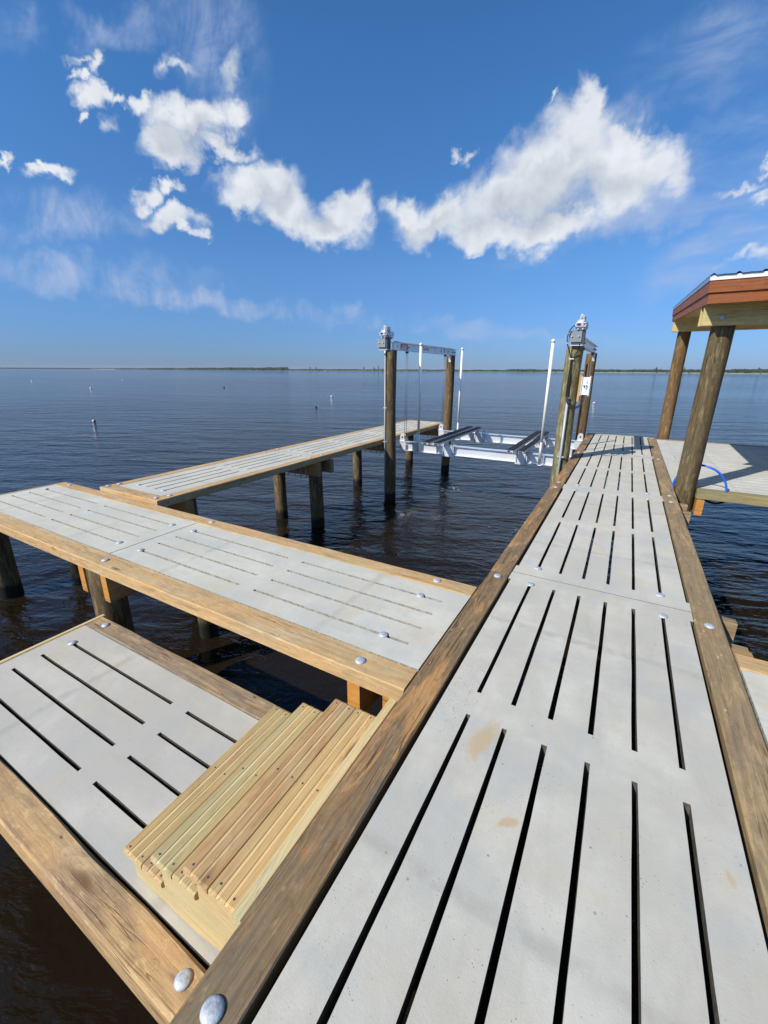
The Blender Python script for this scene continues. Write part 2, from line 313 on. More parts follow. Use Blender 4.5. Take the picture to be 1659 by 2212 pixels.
M['beam'] = wood('pavilion_yellow_beam', (0.66, 0.53, 0.26), (0.50, 0.37, 0.15), weather=(0.44, 0.40, 0.20), wamt=0.15, knots=0.6)
M['cedar'] = wood('red_cedar_fascia', (0.36, 0.115, 0.036), (0.21, 0.062, 0.02), weather=(0.27, 0.10, 0.045), wamt=0.3, knots=0.15, rough=0.6)
M['pile'] = wood('round_pile_olive', (0.155, 0.112, 0.052), (0.085, 0.058, 0.028), patch=(0.34, 0.265, 0.125), pamt=0.45, weather=(0.085, 0.066, 0.036), wamt=0.35, knots=0.4, gscale=0.8, axis='Z', wet=True, bs=0.9, rugged=1.0)
M['pileb'] = wood('round_pile_brown', (0.20, 0.122, 0.05), (0.10, 0.06, 0.025), patch=(0.38, 0.26, 0.11), pamt=0.45, weather=(0.11, 0.075, 0.035), wamt=0.3, knots=0.4, gscale=0.8, axis='Z', wet=True, bs=0.9, rugged=1.0)
M['pileg'] = wood('round_pile_green', (0.22, 0.20, 0.10), (0.12, 0.105, 0.05), patch=(0.48, 0.42, 0.22), pamt=0.6, weather=(0.12, 0.105, 0.055), wamt=0.3, knots=0.3, gscale=0.8, axis='Z', wet=True, bs=0.9, rugged=1.0)
M['galv'] = plain('galvanised_bolt', (0.46, 0.49, 0.53), 0.58, 0.3, 0.22, 0.35, 80)
M['alu'] = plain('bright_aluminium', (0.92, 0.93, 0.95), 0.24, 0.55, 0.02, 0, 8)
M['alu'] = plain('bright_aluminium', (0.90, 0.91, 0.93), 0.34, 0.12, 0.015)
M['alu_c'] = plain('cradle_aluminium', (0.94, 0.95, 0.96), 0.14, 0.45, 0.006)
M['alud'] = plain('dull_aluminium', (0.60, 0.61, 0.64), 0.45, 0.5, 0.08, 0, 12)
M['pvc'] = plain('white_pvc', (0.82, 0.83, 0.84), 0.32, 0, 0.02)
M['whitebox'] = plain('white_enclosure', (0.78, 0.81, 0.84), 0.4, 0, 0.02)
M['gear'] = plain('grey_gear_plate', (0.26, 0.28, 0.29), 0.5, 0.3, 0.06)
M['geard'] = plain('dark_gear_housing', (0.07, 0.075, 0.085), 0.5, 0.3, 0.1)
M['chrome'] = plain('polished_motor_barrel', (0.52, 0.52, 0.55), 0.22, 0.9, 0.06)
M['black'] = plain('black_rubber', (0.016, 0.016, 0.018), 0.55, 0, 0.15)
M['bunk'] = plain('black_bunk_rubber', (0.024, 0.024, 0.029), 0.6, 0, 0.15)
M['cable'] = plain('steel_cable', (0.16, 0.16, 0.17), 0.5, 0.6, 0.1)
M['conduit'] = plain('grey_conduit', (0.42, 0.44, 0.47), 0.45, 0.1, 0.05)
M['red'] = plain('red_decal', (0.42, 0.022, 0.03), 0.4, 0, 0.05)
M['redtext'] = plain('red_lettering', (0.42, 0.03, 0.045), 0.4, 0, 0.03)
M['hose'] = plain('blue_hose', (0.006, 0.12, 0.62), 0.35, 0, 0.06)
M['navy'] = plain('navy_metal_roof', (0.022, 0.026, 0.045), 0.35, 0.4, 0.1)
M['drip'] = plain('white_drip_edge', (0.80, 0.81, 0.83), 0.35, 0, 0.02)
M['trim'] = plain('grey_rake_trim', (0.36, 0.42, 0.46), 0.35, 0.6, 0.05)
M['buoyw'] = plain('white_buoy', (0.80, 0.80, 0.78), 0.5, 0, 0.05)
M['buoyr'] = plain('red_buoy', (0.30, 0.02, 0.02), 0.5, 0, 0.05)
M['buoyg'] = plain('dark_green_float', (0.012, 0.022, 0.012), 0.5, 0, 0.1)
M['bridge'] = plain('bridge_concrete', (0.16, 0.18, 0.20), 0.8, 0, 0.05)
M['hull'] = plain('white_hull', (0.75, 0.76, 0.78), 0.4, 0, 0.02)

WZ = -1.38
# water
m, t, p = newmat('dark_brackish_water'); M['water'] = m
pos = t.node('ShaderNodeNewGeometry').outputs['Position']
wr = t.mapping(pos, rot=(0, 0, R(-29.5+8)))
n1 = t.noise(t.mapping(wr, scale=(0.45, 1.15, 1)), 1.0, 3, 0.5, 0.4)
n2 = t.noise(t.mapping(wr, scale=(2.2, 5.0, 1)), 1.0, 4, 0.55, 0.6)
n3 = t.noise(t.mapping(wr, scale=(9, 15, 1)), 1.0, 3, 0.5, 0.5)
nbig = t.noise(t.mapping(wr, scale=(0.006, 0.03, 1)), 1.0, 4, 0.6, 0.5)
nmid = t.noise(t.mapping(wr, scale=(0.05, 0.22, 1)), 1.0, 4, 0.6, 0.5)
lee = t.ramp(t.vmath('LENGTH', t.vmath('SUBTRACT', pos, (-2.0, 0.8, WZ))), 2.2, 6.5, 0.42, 1.12)       # calm water between the walkways
act = t.math('MULTIPLY', t.ramp(nbig, 0.3, 0.7, 0.65, 1.25), t.ramp(nmid, 0.3, 0.7, 0.7, 1.2))
glint_patch = t.ramp(t.math('ADD', t.vmath('LENGTH', t.vmath('SUBTRACT', pos, (-1.9, 7.6, WZ))), t.math('MULTIPLY', n1, 1.6)), 3.4, 1.6, 0.0, 1.0)      # stronger ripples added to this patch to catch glints
n3 = t.math('MULTIPLY', n3, t.math('MULTIPLY_ADD', glint_patch, 2.0, 1.0))
n2 = t.math('MULTIPLY', n2, t.math('MULTIPLY_ADD', glint_patch, 0.7, 1.0))
hsum = t.math('ADD', t.math('MULTIPLY', n1, 0.70), t.math('ADD', t.math('MULTIPLY', n2, 0.24), t.math('MULTIPLY', n3, 0.042)))
hsum = t.math('MULTIPLY', hsum, t.math('MULTIPLY', act, lee))
bump(t, p, hsum, 1.0, 0.235)
p.inputs['Base Color'].default_value = (0.013, 0.009, 0.005, 1)
p.inputs['Roughness'].default_value = 0.05; p.inputs['IOR'].default_value = 1.33
p.inputs['Specular IOR Level'].default_value = 0.5

def foliage(name, a, b):
    m, t, p = newmat(name)
    pos = t.node('ShaderNodeNewGeometry').outputs['Position']
    n = t.noise(pos, 0.09, 4, 0.6); n2 = t.noise(pos, 0.8, 3, 0.6)
    t.put(p.inputs['Base Color'], t.mix(t.ramp(t.math('MULTIPLY_ADD', n, 0.5, t.math('MULTIPLY', n2, 0.5)), 0.35, 0.65), a, b)); p.inputs['Roughness'].default_value = 0.9
    p.inputs['Specular IOR Level'].default_value = 0.1
    return m
M['wood_far'] = foliage('far_pine_foliage', (0.014, 0.030, 0.016), (0.045, 0.075, 0.032))
M['marsh'] = foliage('marsh_grass', (0.115, 0.135, 0.055), (0.21, 0.19, 0.095))
M['sand'] = foliage('pale_sand', (0.36, 0.33, 0.26), (0.46, 0.43, 0.36))
M['trunk'] = plain('pine_trunk', (0.10, 0.075, 0.05), 0.9)

# ------------------------------------------------------------------ mesh helpers
def tag(o, label=None, cat=None, group=None, kind=None):
    if label: o['label'] = label
    if cat: o['category'] = cat
    if group: o['group'] = group
    if kind: o['kind'] = kind
    return o
def empty(name, loc, label, cat, group=None, rz=0):
    o = bpy.data.objects.new(name, None); COL.objects.link(o); o.location = loc; o.rotation_euler.z = rz
    o.empty_display_size = 0.2
    return tag(o, label, cat, group)
class MB:
    def __init__(s): s.v = []; s.f = []; s.sm = []
    def add(s, vs, fs, smooth=False):
        o = len(s.v); s.v += [tuple(v) for v in vs]; s.f += [tuple(i+o for i in f) for f in fs]; s.sm += [smooth]*len(fs); return s
    def box(s, x0, x1, y0, y1, z0, z1):
        return s.add([(x0, y0, z0), (x1, y0, z0), (x1, y1, z0), (x0, y1, z0), (x0, y0, z1), (x1, y0, z1), (x1, y1, z1), (x0, y1, z1)],
                     [(0, 3, 2, 1), (4, 5, 6, 7), (0, 1, 5, 4), (1, 2, 6, 5), (2, 3, 7, 6), (3, 0, 4, 7)])
    def prism(s, poly, y0, y1):                           # polygon in XZ, counter-clockwise seen from -Y
        n = len(poly)
        vs = [(x, y0, z) for x, z in poly] + [(x, y1, z) for x, z in poly]
        return s.add(vs, [tuple(range(n)), tuple(range(2*n-1, n-1, -1))] + [(i, i+n, (i+1) % n+n, (i+1) % n) for i in range(n)])
    def loft(s, rings, closed=True, caps=True, smooth=False):
        n = len(rings[0]); vs = [p for r in rings for p in r]; fs = []
        for k in range(len(rings)-1):
            for i in range(n if closed else n-1):
                j = (i+1) % n; fs.append((k*n+i, k*n+j, (k+1)*n+j, (k+1)*n+i))
        o = len(s.v); s.v += [tuple(v) for v in vs]; s.f += [tuple(i+o for i in f) for f in fs]; s.sm += [smooth]*len(fs)
        if caps:
            s.f.append(tuple(o+i for i in reversed(range(n)))); s.f.append(tuple(o+(len(rings)-1)*n+i for i in range(n))); s.sm += [False, False]
        return s
    def tube(s, pts, r, n=10, caps=True):
        pts = [Vector(p) for p in pts]; rings = []
        for i, p in enumerate(pts):
            d = (pts[min(i+1, len(pts)-1)] - pts[max(i-1, 0)]).normalized()
            a = Vector((0, 0, 1)) if abs(d.z) < 0.9 else Vector((1, 0, 0))
            if i == 0: u = d.cross(a).normalized()
            else: u = (u - d*u.dot(d)).normalized()
            w = d.cross(u); rr = r[i] if isinstance(r, (list, tuple)) else r
            rings.append([p + (u*math.cos(2*math.pi*k/n) + w*math.sin(2*math.pi*k/n))*rr for k in range(n)])
        return s.loft(rings, True, caps, True)
    def cyl(s, p0, p1, r, n=16): return s.tube([p0, p1], r, n)
    def build(s, name, mat, parent=None, loc=(0, 0, 0), rz=0, world=True):
        me = bpy.data.meshes.new(name); me.from_pydata(s.v, [], s.f); me.materials.append(mat); me.update()
        me.polygons.foreach_set('use_smooth', s.sm)
        return place(name, me, parent, loc, rz)
def place(name, me, parent=None, loc=(0, 0, 0), rz=0):
    """loc is a world position; parents are never rotated unless noted"""
    o = bpy.data.objects.new(name, me); COL.objects.link(o)
    off = Vector((0, 0, 0)); q = parent
    while q is not None: off += Vector(q.location); q = q.parent
    if parent is not None: o.parent = parent
    pr = parent.rotation_euler.z if parent is not None else 0.0
    o.location = Matrix.Rotation(-pr, 3, 'Z') @ (Vector(loc) - off); o.rotation_euler.z = rz - pr
    return o
rnd = random.Random(3)
def timber(name, a, b, w, h, mat, parent, ztop, axis='X', bev=0.006, wob=0.0015):
    """squared timber whose own X axis runs along it; (a, b) = its ends as (x, y) of the centre line"""
    a = Vector((a[0], a[1], 0)); b = Vector((b[0], b[1], 0)); L = (b-a).length
    n = max(2, int(L/0.35)); rings = []
    for i in range(n+1):
        x = -L/2 + L*i/n; j = [rnd.uniform(-wob, wob) for _ in range(4)]
        y0, y1, z0, z1 = -w/2+j[0], w/2+j[1], -h/2, h/2+j[3]
        e = bev*rnd.uniform(0.6, 1.5)
        if i in (0, n): y0 += 0.002; y1 -= 0.002; z1 -= 0.0015; 
        rings.append([(x, y0, z0+bev), (x, y0+bev, z0), (x, y1-bev, z0), (x, y1, z0+bev), (x, y1, z1-e), (x, y1-e, z1), (x, y0+e, z1), (x, y0, z1-e)])
    mb = MB().loft(rings)
    mb.f = [tuple(reversed(f)) for f in mb.f]
    mid = (a+b)/2
    # rotation is applied to a top-level-aligned frame
    return mb.build(name, mat, parent, (mid.x, mid.y, ztop-h/2), math.atan2(b.y-a.y, b.x-a.x))
# domed bolt head
def lathe(prof, n=18):
    mb = MB(); rings = [[(r*math.cos(2*math.pi*k/n), r*math.sin(2*math.pi*k/n), z) for k in range(n)] for r, z in prof]
    mb.loft(rings, True, True, True); return mb
BM = lathe([(0.029, -0.004), (0.0295, 0.001), (0.027, 0.0045), (0.021, 0.008), (0.012, 0.0105), (0.003, 0.0115)])
bme = bpy.data.meshes.new('bolt'); bme.from_pydata(BM.v, [], BM.f); bme.materials.append(M['galv']); bme.polygons.foreach_set('use_smooth', [True]*len(BM.f))
def bolt(parent, x, y, z):
    """a bolt head on its slab or timber (world position)"""
    o = bpy.data.objects.new('bolt', bme); COL.objects.link(o)
    o.parent = parent; o.matrix_parent_inverse = Matrix.Identity(4)
    off = Vector((0, 0, 0)); q = parent.parent
    while q is not None: off += Vector(q.location); q = q.parent
    wl = off + Vector(parent.location)
    d = Vector((x, y, z)) - wl; rz = parent.rotation_euler.z
    o.location = Matrix.Rotation(-rz, 3, 'Z') @ d
    o.rotation_euler = (rnd.uniform(-.05, .05), rnd.uniform(-.05, .05), rnd.uniform(0, 6))
    return o
def slab_mesh(name, L, Wd, rows, lines, mat, th=0.085, sw=0.022, tab=0.13, inset=0.0, seed=0):
    """concrete slab, long side along X, centred; rows = (x0, x1) of the slot rows, lines = y of the slot lines"""
    rg = random.Random(seed)
    xs = {-L/2, L/2}
    if inset: xs |= {-L/2+tab, L/2-tab}
    for x0, x1 in rows:
        k = 7
        for i in range(k+1): xs.add(x0+(x1-x0)*i/k)
    ys = {-Wd/2, Wd/2}
    if inset: ys |= {-Wd/2+inset, Wd/2-inset}
    for y in lines: ys |= {y-sw/2, y+sw/2}
    xs = sorted(xs); ys = sorted(ys)
    def solid(i, j):
        if i < 0 or j < 0 or i >= len(xs)-1 or j >= len(ys)-1: return False
        x = (xs[i]+xs[i+1])/2; y = (ys[j]+ys[j+1])/2
        if inset and abs(y) > Wd/2-inset and abs(x) < L/2-tab: return False
        for x0, x1 in rows:
            if x0 < x < x1:
                for q in lines:
                    if abs(y-q) < sw/2: return False
        return True
    ends = {round(v, 5) for r in rows for v in r}
    verts = []; vid = {}
    def vert(i, j, top):
        k = (i, j, top)
        if k in vid: return vid[k]
        x, y = xs[i], ys[j]; jx = jy = jz = 0
        onslot = any(abs(abs(y-q)-sw/2) < 1e-6 for q in lines) and any(x0-1e-6 <= x <= x1+1e-6 for x0, x1 in rows)
        if onslot:
            jy = rg.uniform(-.0012, .0012)
            if round(x, 5) in ends:
                sgn = 1 if any(abs(x-x0) < 1e-5 for x0, x1 in rows) else -1
                jx = 0.0 if not top else -0.004*sgn
                if not top: jx = 0.03*sgn
            if not top: jy *= 1
        if abs(abs(y)-Wd/2) < 1e-6: jy = -math.copysign(0.002, y)
        verts.append((x+jx, y+jy, 0 if top else -th)); vid[k] = len(verts)-1
        return vid[k]
    fs = []; walls = []
    for i in range(len(xs)-1):
        for j in range(len(ys)-1):
            if not solid(i, j): continue
            a, b, c, d = vert(i, j, 1), vert(i+1, j, 1), vert(i+1, j+1, 1), vert(i, j+1, 1)
            e, f, g, h = vert(i, j, 0), vert(i+1, j, 0), vert(i+1, j+1, 0), vert(i, j+1, 0)
            fs.append((a, b, c, d)); fs.append((e, h, g, f))
            if not solid(i, j-1): walls.append(len(fs)); fs.append((a, e, f, b))
            if not solid(i+1, j): walls.append(len(fs)); fs.append((b, f, g, c))
            if not solid(i, j+1): walls.append(len(fs)); fs.append((c, g, h, d))
            if not solid(i-1, j): walls.append(len(fs)); fs.append((d, h, e, a))
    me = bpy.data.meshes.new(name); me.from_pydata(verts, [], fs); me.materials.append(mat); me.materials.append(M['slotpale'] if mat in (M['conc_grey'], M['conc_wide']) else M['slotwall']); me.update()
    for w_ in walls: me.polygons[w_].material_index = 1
    return me
def rows_for(L, m=0.155, gap=0.165):
    return [(-L/2+m, -gap/2), (gap/2, L/2-m)]

# ------------------------------------------------------------------ water, far shore
WZ = -1.38
def disc(name, z, r0, mat, n=96):
    rad = [0, 5, 15, 40, 100, 300, 900, 2500, 6000, 14000]
    vs = [(0, 0, z)]; fs = []
    for k, r in enumerate(rad[1:]):
        for i in range(n): vs.append((r*math.cos(2*math.pi*i/n), r*math.sin(2*math.pi*i/n), z))
    for i in range(n): fs.append((0, 1+i, 1+(i+1) % n))
    for k in range(len(rad)-2):
        for i in range(n):
            a = 1+k*n+i; b = 1+k*n+(i+1) % n; fs.append((a, a+n, b+n, b))
    me = bpy.data.meshes.new(name); me.from_pydata(vs, [], fs); me.materials.append(mat)
    o = bpy.data.objects.new(name, me); COL.objects.link(o); return tag(o, kind='structure')
disc('water', WZ, 0, M['water'])
def pol(az, d, z=0.0):
    a = R(az); return (math.sin(a)*d, math.cos(a)*d, z)
SH = [(-84, 4600), (-70, 4500), (-64, 4100), (-62, 3600), (-57, 3100), (-49, 2450), (-43, 1950), (-37, 1650), (-30, 1560), (-20, 1500), (-10, 1450), (0, 1330), (6, 1180), (12, 1060), (25, 930), (45, 850)]
def shore(az):
    for (a0, d0), (a1, d1) in zip(SH, SH[1:]):
        if a0 <= az <= a1:
            f = (az-a0)/(a1-a0); return d0+(d1-d0)*f
    return SH[0][1] if az < SH[0][0] else SH[-1][1]
def wig(az): return 1 + 0.012*math.sin(az*1.7+1) + 0.007*math.sin(az*5.3) + 0.004*math.sin(az*13.1)
def strip(name, az0, az1, prof, mat, step=0.25, kind='structure', label=None):
    rings = []; k = int((az1-az0)/step)
    for i in range(k+1):
        az = az0+(az1-az0)*i/k; d = shore(az)*wig(az)
        rings.append([pol(az, d+off, WZ+z) for off, z in prof])
    mb = MB().loft(rings, False, False); mb.f = [tuple(reversed(f)) for f in mb.f]
    return tag(mb.build(name, mat), kind=kind)
strip('far_shore', -84, 45, [(-2, -0.4), (6, 0.5), (120, 1.0), (900, 2.5)], M['marsh'])
strip('beach', -9, 45, [(-10, -0.3), (-3, 0.55), (8, 0.85)], M['sand'])
strip('beach', -63.4, -61.2, [(-8, -0.3), (-2, 1.5), (8, 2.2)], M['sand'])
ICO = None
def ico_blob(mb, c, rx, rz, rg, seg=6):
    """small faceted leaf clump"""
    n = seg; ph = rg.uniform(0, 6); top = Vector(c)+Vector((0, 0, rz*rg.uniform(.85, 1.15)))
    vs = [top]; 
    for lv, (zz, rr) in enumerate(((0.45, 0.72), (-0.25, 1.0))):
        for i in range(n):
            a = ph+2*math.pi*(i+0.5*lv)/n; q = rr*rx*rg.uniform(0.7, 1.25)
            vs.append(Vector(c)+Vector((math.cos(a)*q, math.sin(a)*q, rz*(zz+rg.uniform(-.12, .12)))))
    vs.append(Vector(c)-Vector((0, 0, rz*0.8)))
    fs = [(0, 1+i, 1+(i+1) % n) for i in range(n)]
    for i in range(n):
        a, b = 1+i, 1+(i+1) % n; cc, d = a+n, b+n
        fs += [(a, cc, b), (b, cc, d)]
    fs += [(1+n+i, 1+2*n, 1+n+(i+1) % n) for i in range(n)]
    mb.add(vs, fs)
rg = random.Random(21)
mb = MB()
for i in range(9000):
    az = rg.uniform(-83, 40) if rg.random() < 0.55 else rg.uniform(-83, 14)
    d0 = shore(az)*wig(az)
    dense = 0.5+0.5*math.sin(az*2.1)*math.sin(az*0.7+2)
    if az < -42: dmin, dmax, hh = 12, 160, (13.5 if az > -50 else 13.5-(-50-az)*0.5 if az > -62 else 7.5)
    elif az < -14: dmin, dmax, hh = 90, 330, 6.2
    else: dmin, dmax, hh = 35, 240, 8.2
    d = d0+dmin+(dmax-dmin)*rg.random()**1.3
    h = hh*rg.uniform(0.65, 1.1)*(0.82+0.25*dense)
    x, y, _ = pol(az, d); r = rg.uniform(2.2, 5.0)
    ico_blob(mb, (x, y, WZ+1+h*0.45), r, h*0.55, rg)
tag(mb.build('far_woods', M['wood_far']), label='low green pine woods along the far shore', cat='woods', kind='stuff')
mb = MB()
for i in range(5200):
    az = rg.uniform(-61, 40); d = shore(az)*wig(az)+rg.uniform(3, 110); x, y, _ = pol(az, d); h = rg.uniform(0.6, 1.7)
    ico_blob(mb, (x, y, WZ+0.7+h*0.3), rg.uniform(2, 6), h, rg, 4)
tag(mb.build('marsh_grass', M['marsh']), label='yellow green marsh grass in front of the far woods', cat='grass', kind='stuff')
def pine(px, top_el, d, kind, label):
    v = pixdir(px, 797); az = math.degrees(math.atan2(v.x, v.y)); x, y, _ = pol(az, d)
    ztop = EYE.z + d*math.tan(R(top_el)); H = ztop-(WZ+1)
    e = empty('pine_tree', (x, y, WZ+1), label, 'tree', 'tall trees above the far woods')
    r_ = random.Random(int(px)); cr = MB()
    MB().tube([(0, 0, 0), (0.2, 0, H*0.55), (0, 0.1, H*0.95)], [0.32, 0.22, 0.06], 8).build('trunk', M['trunk'], e, (x, y, WZ+1))
    k = 26
    for i in range(k):
        f = 0.38+0.6*i/k
        rr = (1-abs(f-0.62)*1.7)*H*0.17+0.4 if kind == 'round' else (1.05-f)*H*0.27+0.35
        if kind == 'tier' and (i % 5) in (3, 4): rr *= 0.3
        a = r_.uniform(0, 6.28); q = rr*r_.uniform(0.1, 0.9)
        ico_blob(cr, (math.cos(a)*q, math.sin(a)*q, H*f), rr*r_.uniform(0.45, 0.8), H*0.05*r_.uniform(0.8, 1.5), r_)
    cr.build('crown', M['wood_far'], e, (x, y, WZ+1))
pine(817, 0.64, 1690, 'tier', 'tallest far tree, tiered like a spire, just left of the left lift pile')
pine(786, 0.42, 1700, 'round', 'round topped far tree rising left of the spire shaped tallest one')
pine(808, 0.40, 1710, 'round', 'broad far tree close against the left side of the spire shaped one')
pine(826, 0.38, 1680, 'tier', 'thin pointed far tree touching the left edge of the left lift pile')
pine(670, 0.40, 1740, 'round', 'leftmost of the pair of dark round trees above the marsh left of the lift')
pine(682, 0.38, 1745, 'round', 'wide dark tree, right one of the pair above the marsh left of the lift')
pine(1418, 0.50, 1430, 'round', 'round far tree above the woods in the gap left of the far pavilion post')
pine(1478, 0.52, 1400, 'tier', 'pointed far tree standing between the two pavilion posts')
pine(1640, 0.46, 1250, 'round', 'round far tree at the right edge of the picture beyond the pavilion')
# bridge far left
bc = pol(-67, 3700, WZ)
br = empty('bridge', bc, 'long low bridge crossing the water at the far left horizon', 'bridge')
p0 = Vector(pol(-80, 3900, 0)); p1 = Vector(pol(-60.8, 3700, 0)); L = (p1-p0).length; dd = (p1-p0).normalized(); pp = Vector((-dd.y, dd.x, 0))
def obox(mb, a, b, w, z0, z1):
    d = (b-a).normalized(); s_ = Vector((-d.y, d.x, 0))*w/2
    q = [a-s_, b-s_, b+s_, a+s_]
    mb.add([(v.x, v.y, z0) for v in q]+[(v.x, v.y, z1) for v in q], [(0, 3, 2, 1), (4, 5, 6, 7), (0, 1, 5, 4), (1, 2, 6, 5), (2, 3, 7, 6), (3, 0, 4, 7)])
mb = MB(); obox(mb, p0, p1, 11, 3.6, 5.2); mb.build('deck', M['bridge'], br)
mb = MB(); obox(mb, p0+pp*5, p1+pp*5, 0.3, 5.2, 6.1); obox(mb, p0-pp*5, p1-pp*5, 0.3, 5.2, 6.1); mb.build('parapet', M['bridge'], br)
k = int(L/32); pm = MB().box(-0.8, 0.8, -4.5, 4.5, -4, 3.6)
pme = bpy.data.meshes.new('pier'); pme.from_pydata(pm.v, [], pm.f); pme.materials.append(M['bridge'])
for i in range(k):
    q = p0+dd*(L*(i+0.5)/k); place('pier', pme, br, (q.x, q.y, 0), math.atan2(dd.y, dd.x))

# ------------------------------------------------------------------ main walkway
DT = 0.09
main = empty('main_walkway', (0, 5, 0), 'widest concrete walkway running straight from the camera to the lift and pavilion', 'walkway')
L0 = 3.03; XL = [-0.425, -0.255, -0.085, 0.085, 0.255, 0.425]
for k in range(5):
    y0 = -2.89+L0*k; y1 = y0+L0
    if k == 4: y1 = 12.19
    Ls = y1-y0-0.006
    mat = M['conc_near'] if k == 1 else M['conc']
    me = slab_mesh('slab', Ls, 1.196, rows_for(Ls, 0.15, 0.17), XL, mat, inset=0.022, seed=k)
    s = place('slab', me, main, (rnd.uniform(-.003, .003), (y0+y1)/2, 0.0 if k != 3 else -0.002), R(90))
    for bx in (-0.425, 0.425):
        for by in (y0+0.155, y1-0.155): bolt(s, bx, by, 0.003)
for sx, mt in ((-1, M['dark']), (1, M['brown'])):
    for (a, b) in ((-2.9, 3.10), (3.103, 6.20), (6.203, 12.16)) if sx < 0 else ((-2.9, 6.19), (6.193, 12.16)):
        tb = timber('edge_timber', (sx*0.678, a), (sx*0.678, b), 0.154, DT, mt, main, 0.004)
        for y in (-2.6, 0.33, 3.02, 6.05, 6.36, 9.08, 11.95):
            if a < y < b: bolt(tb, sx*0.676, y, 0.007)
timber('end_timber', (-0.755, 12.235), (0.755, 12.235), 0.07, DT, M['brown'], main, 0.0)
for y in (-2.7, 0.2, 3.015, 6.045, 9.08, 11.9):
    for dy in (0, 0.36):
        timber('cap_beam', (-0.74, y+dy), (0.89, y+dy), 0.09, 0.24, M['brown'], main, -0.092)
pl = lathe([(0.125, -1.6), (0.125, 0.0)], 20)
def pilemesh(r, z0, z1, seed, taper=0.0):
    r_ = random.Random(seed); mb = MB(); rings = []; n = 28; k = max(3, int((z1-z0)/0.18)); ph = r_.uniform(0, 6)
    for i in range(k+1):
        z = z0+(z1-z0)*i/k
        rings.append([((r*(1+taper*(1-i/k)) + 0.004*math.sin(3*a_+ph+z*1.3) + 0.003*math.sin(5*a_+z*3+ph) + r_.uniform(-.0015, .0015))*math.cos(a_),
                       (r*(1+taper*(1-i/k)) + 0.004*math.sin(3*a_+ph+z*1.3) + 0.003*math.sin(5*a_+z*3+ph))*math.sin(a_), z) for a_ in [2*math.pi*j/n for j in range(n)]])
    bx_, by_ = r_.uniform(-.012, .012), r_.uniform(-.012, .012)
    rings = [[(x+bx_*math.sin(z*1.3+ph), y+by_*math.sin(z*1.1+ph+1), z) for x, y, z in rr_] for rr_ in rings]
    top = rings[-1]; rings.append([(x*0.97, y*0.97, z+0.006) for x, y, z in top])
    mb.loft(rings, True, True, True); return mb
for y in (0.38, 3.2, 6.225, 9.26, 12.08):
    for x in (-0.58, 0.58): pilemesh(0.12, -2.4+0, -0.1, int(y*10+x*3)).build('pile', M['pile'], main, (x, y, 0))

# ------------------------------------------------------------------ cross walkway (left) and its continuation on the right
XM = [(-0.76, -3.75), (-3.755, -6.78)]
YL = [1.91, 2.09, 2.27, 2.45]
def cross(name, label, xs_list, tx0, tx1, timbers, fartimbers, endtrim, mats, bents):
    e = empty(name, ((tx0+tx1)/2, 2.17, 0), label, 'walkway')
    for k, (a, b) in enumerate(xs_list):
        Ls = abs(b-a)-0.006; cx = (a+b)/2
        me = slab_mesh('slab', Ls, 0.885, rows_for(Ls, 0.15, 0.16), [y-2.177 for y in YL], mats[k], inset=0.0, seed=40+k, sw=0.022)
        s = place('slab', me, e, (cx, 2.177, 0.0), 0)
        lo, hi = min(a, b), max(a, b)
        for bx in (lo+0.17, hi-(0.32 if (hi > -1 and hi < 0) else 0.16)):
            for by in (1.91, 2.45): bolt(s, bx, by, 0.003)
    for (a, b) in timbers:
        tb = timber('edge_timber', (a, 1.643), (b, 1.643), 0.172, 0.098, M['tan'], e, 0.003)
        for x in (-6.5, -3.63, -1.07, 1.2, 3.5):
            if min(a, b) < x < max(a, b): bolt(tb, x, 1.635, 0.006)
    for (a, b) in fartimbers:
        tb = timber('edge_timber', (a, 2.701), (b, 2.701), 0.155, 0.098, M['tan'], e, 0.003)
        for x in (-6.55, -3.63, -1.06, 1.2, 3.5):
            if min(a, b) < x < max(a, b): bolt(tb, x, 2.71, 0.006)
    if endtrim: timber('end_timber', (endtrim, 1.56), (endtrim, 2.78), 0.036, 0.12, M['tan'], e, 0.0)
    for (x0, x1) in bents:
        for xx in (x0, x1):
            tb = timber('cap_beam', (xx, 1.59), (xx, 2.80), 0.088, 0.275, M['cap'], e, -0.097)
            MB().box(-0.041, 0.041, -0.0015, 0.0, -0.13, 0.13).build('end_grain', M['end'], tb, (xx, 1.5895, -0.2345))
    return e
def fix_endgrain():
    pass
cw = cross('cross_walkway', 'tan edged grey concrete walkway crossing from the main walkway to the left edge', XM, -0.76, -6.83,
           [(-6.8, -4.05), (-4.047, -0.763)], [(-6.8, -0.763)], -6.82, [M['conc_grey'], M['conc_grey']], [(-3.99, -3.63), (-1.09, -0.86)])
cr = cross('right_walkway', 'short piece of walkway cut by the right edge of the picture', [(0.762, 3.80)], 0.76, 3.8,
           [(0.763, 3.8)], [(0.763, 3.8)], None, [M['conc_grey']], [(3.2, 3.6)])
timber('edge_block', (0.76, 2.83), (0.86, 2.83), 0.09, 0.09, M['cap'], cr, -0.02)

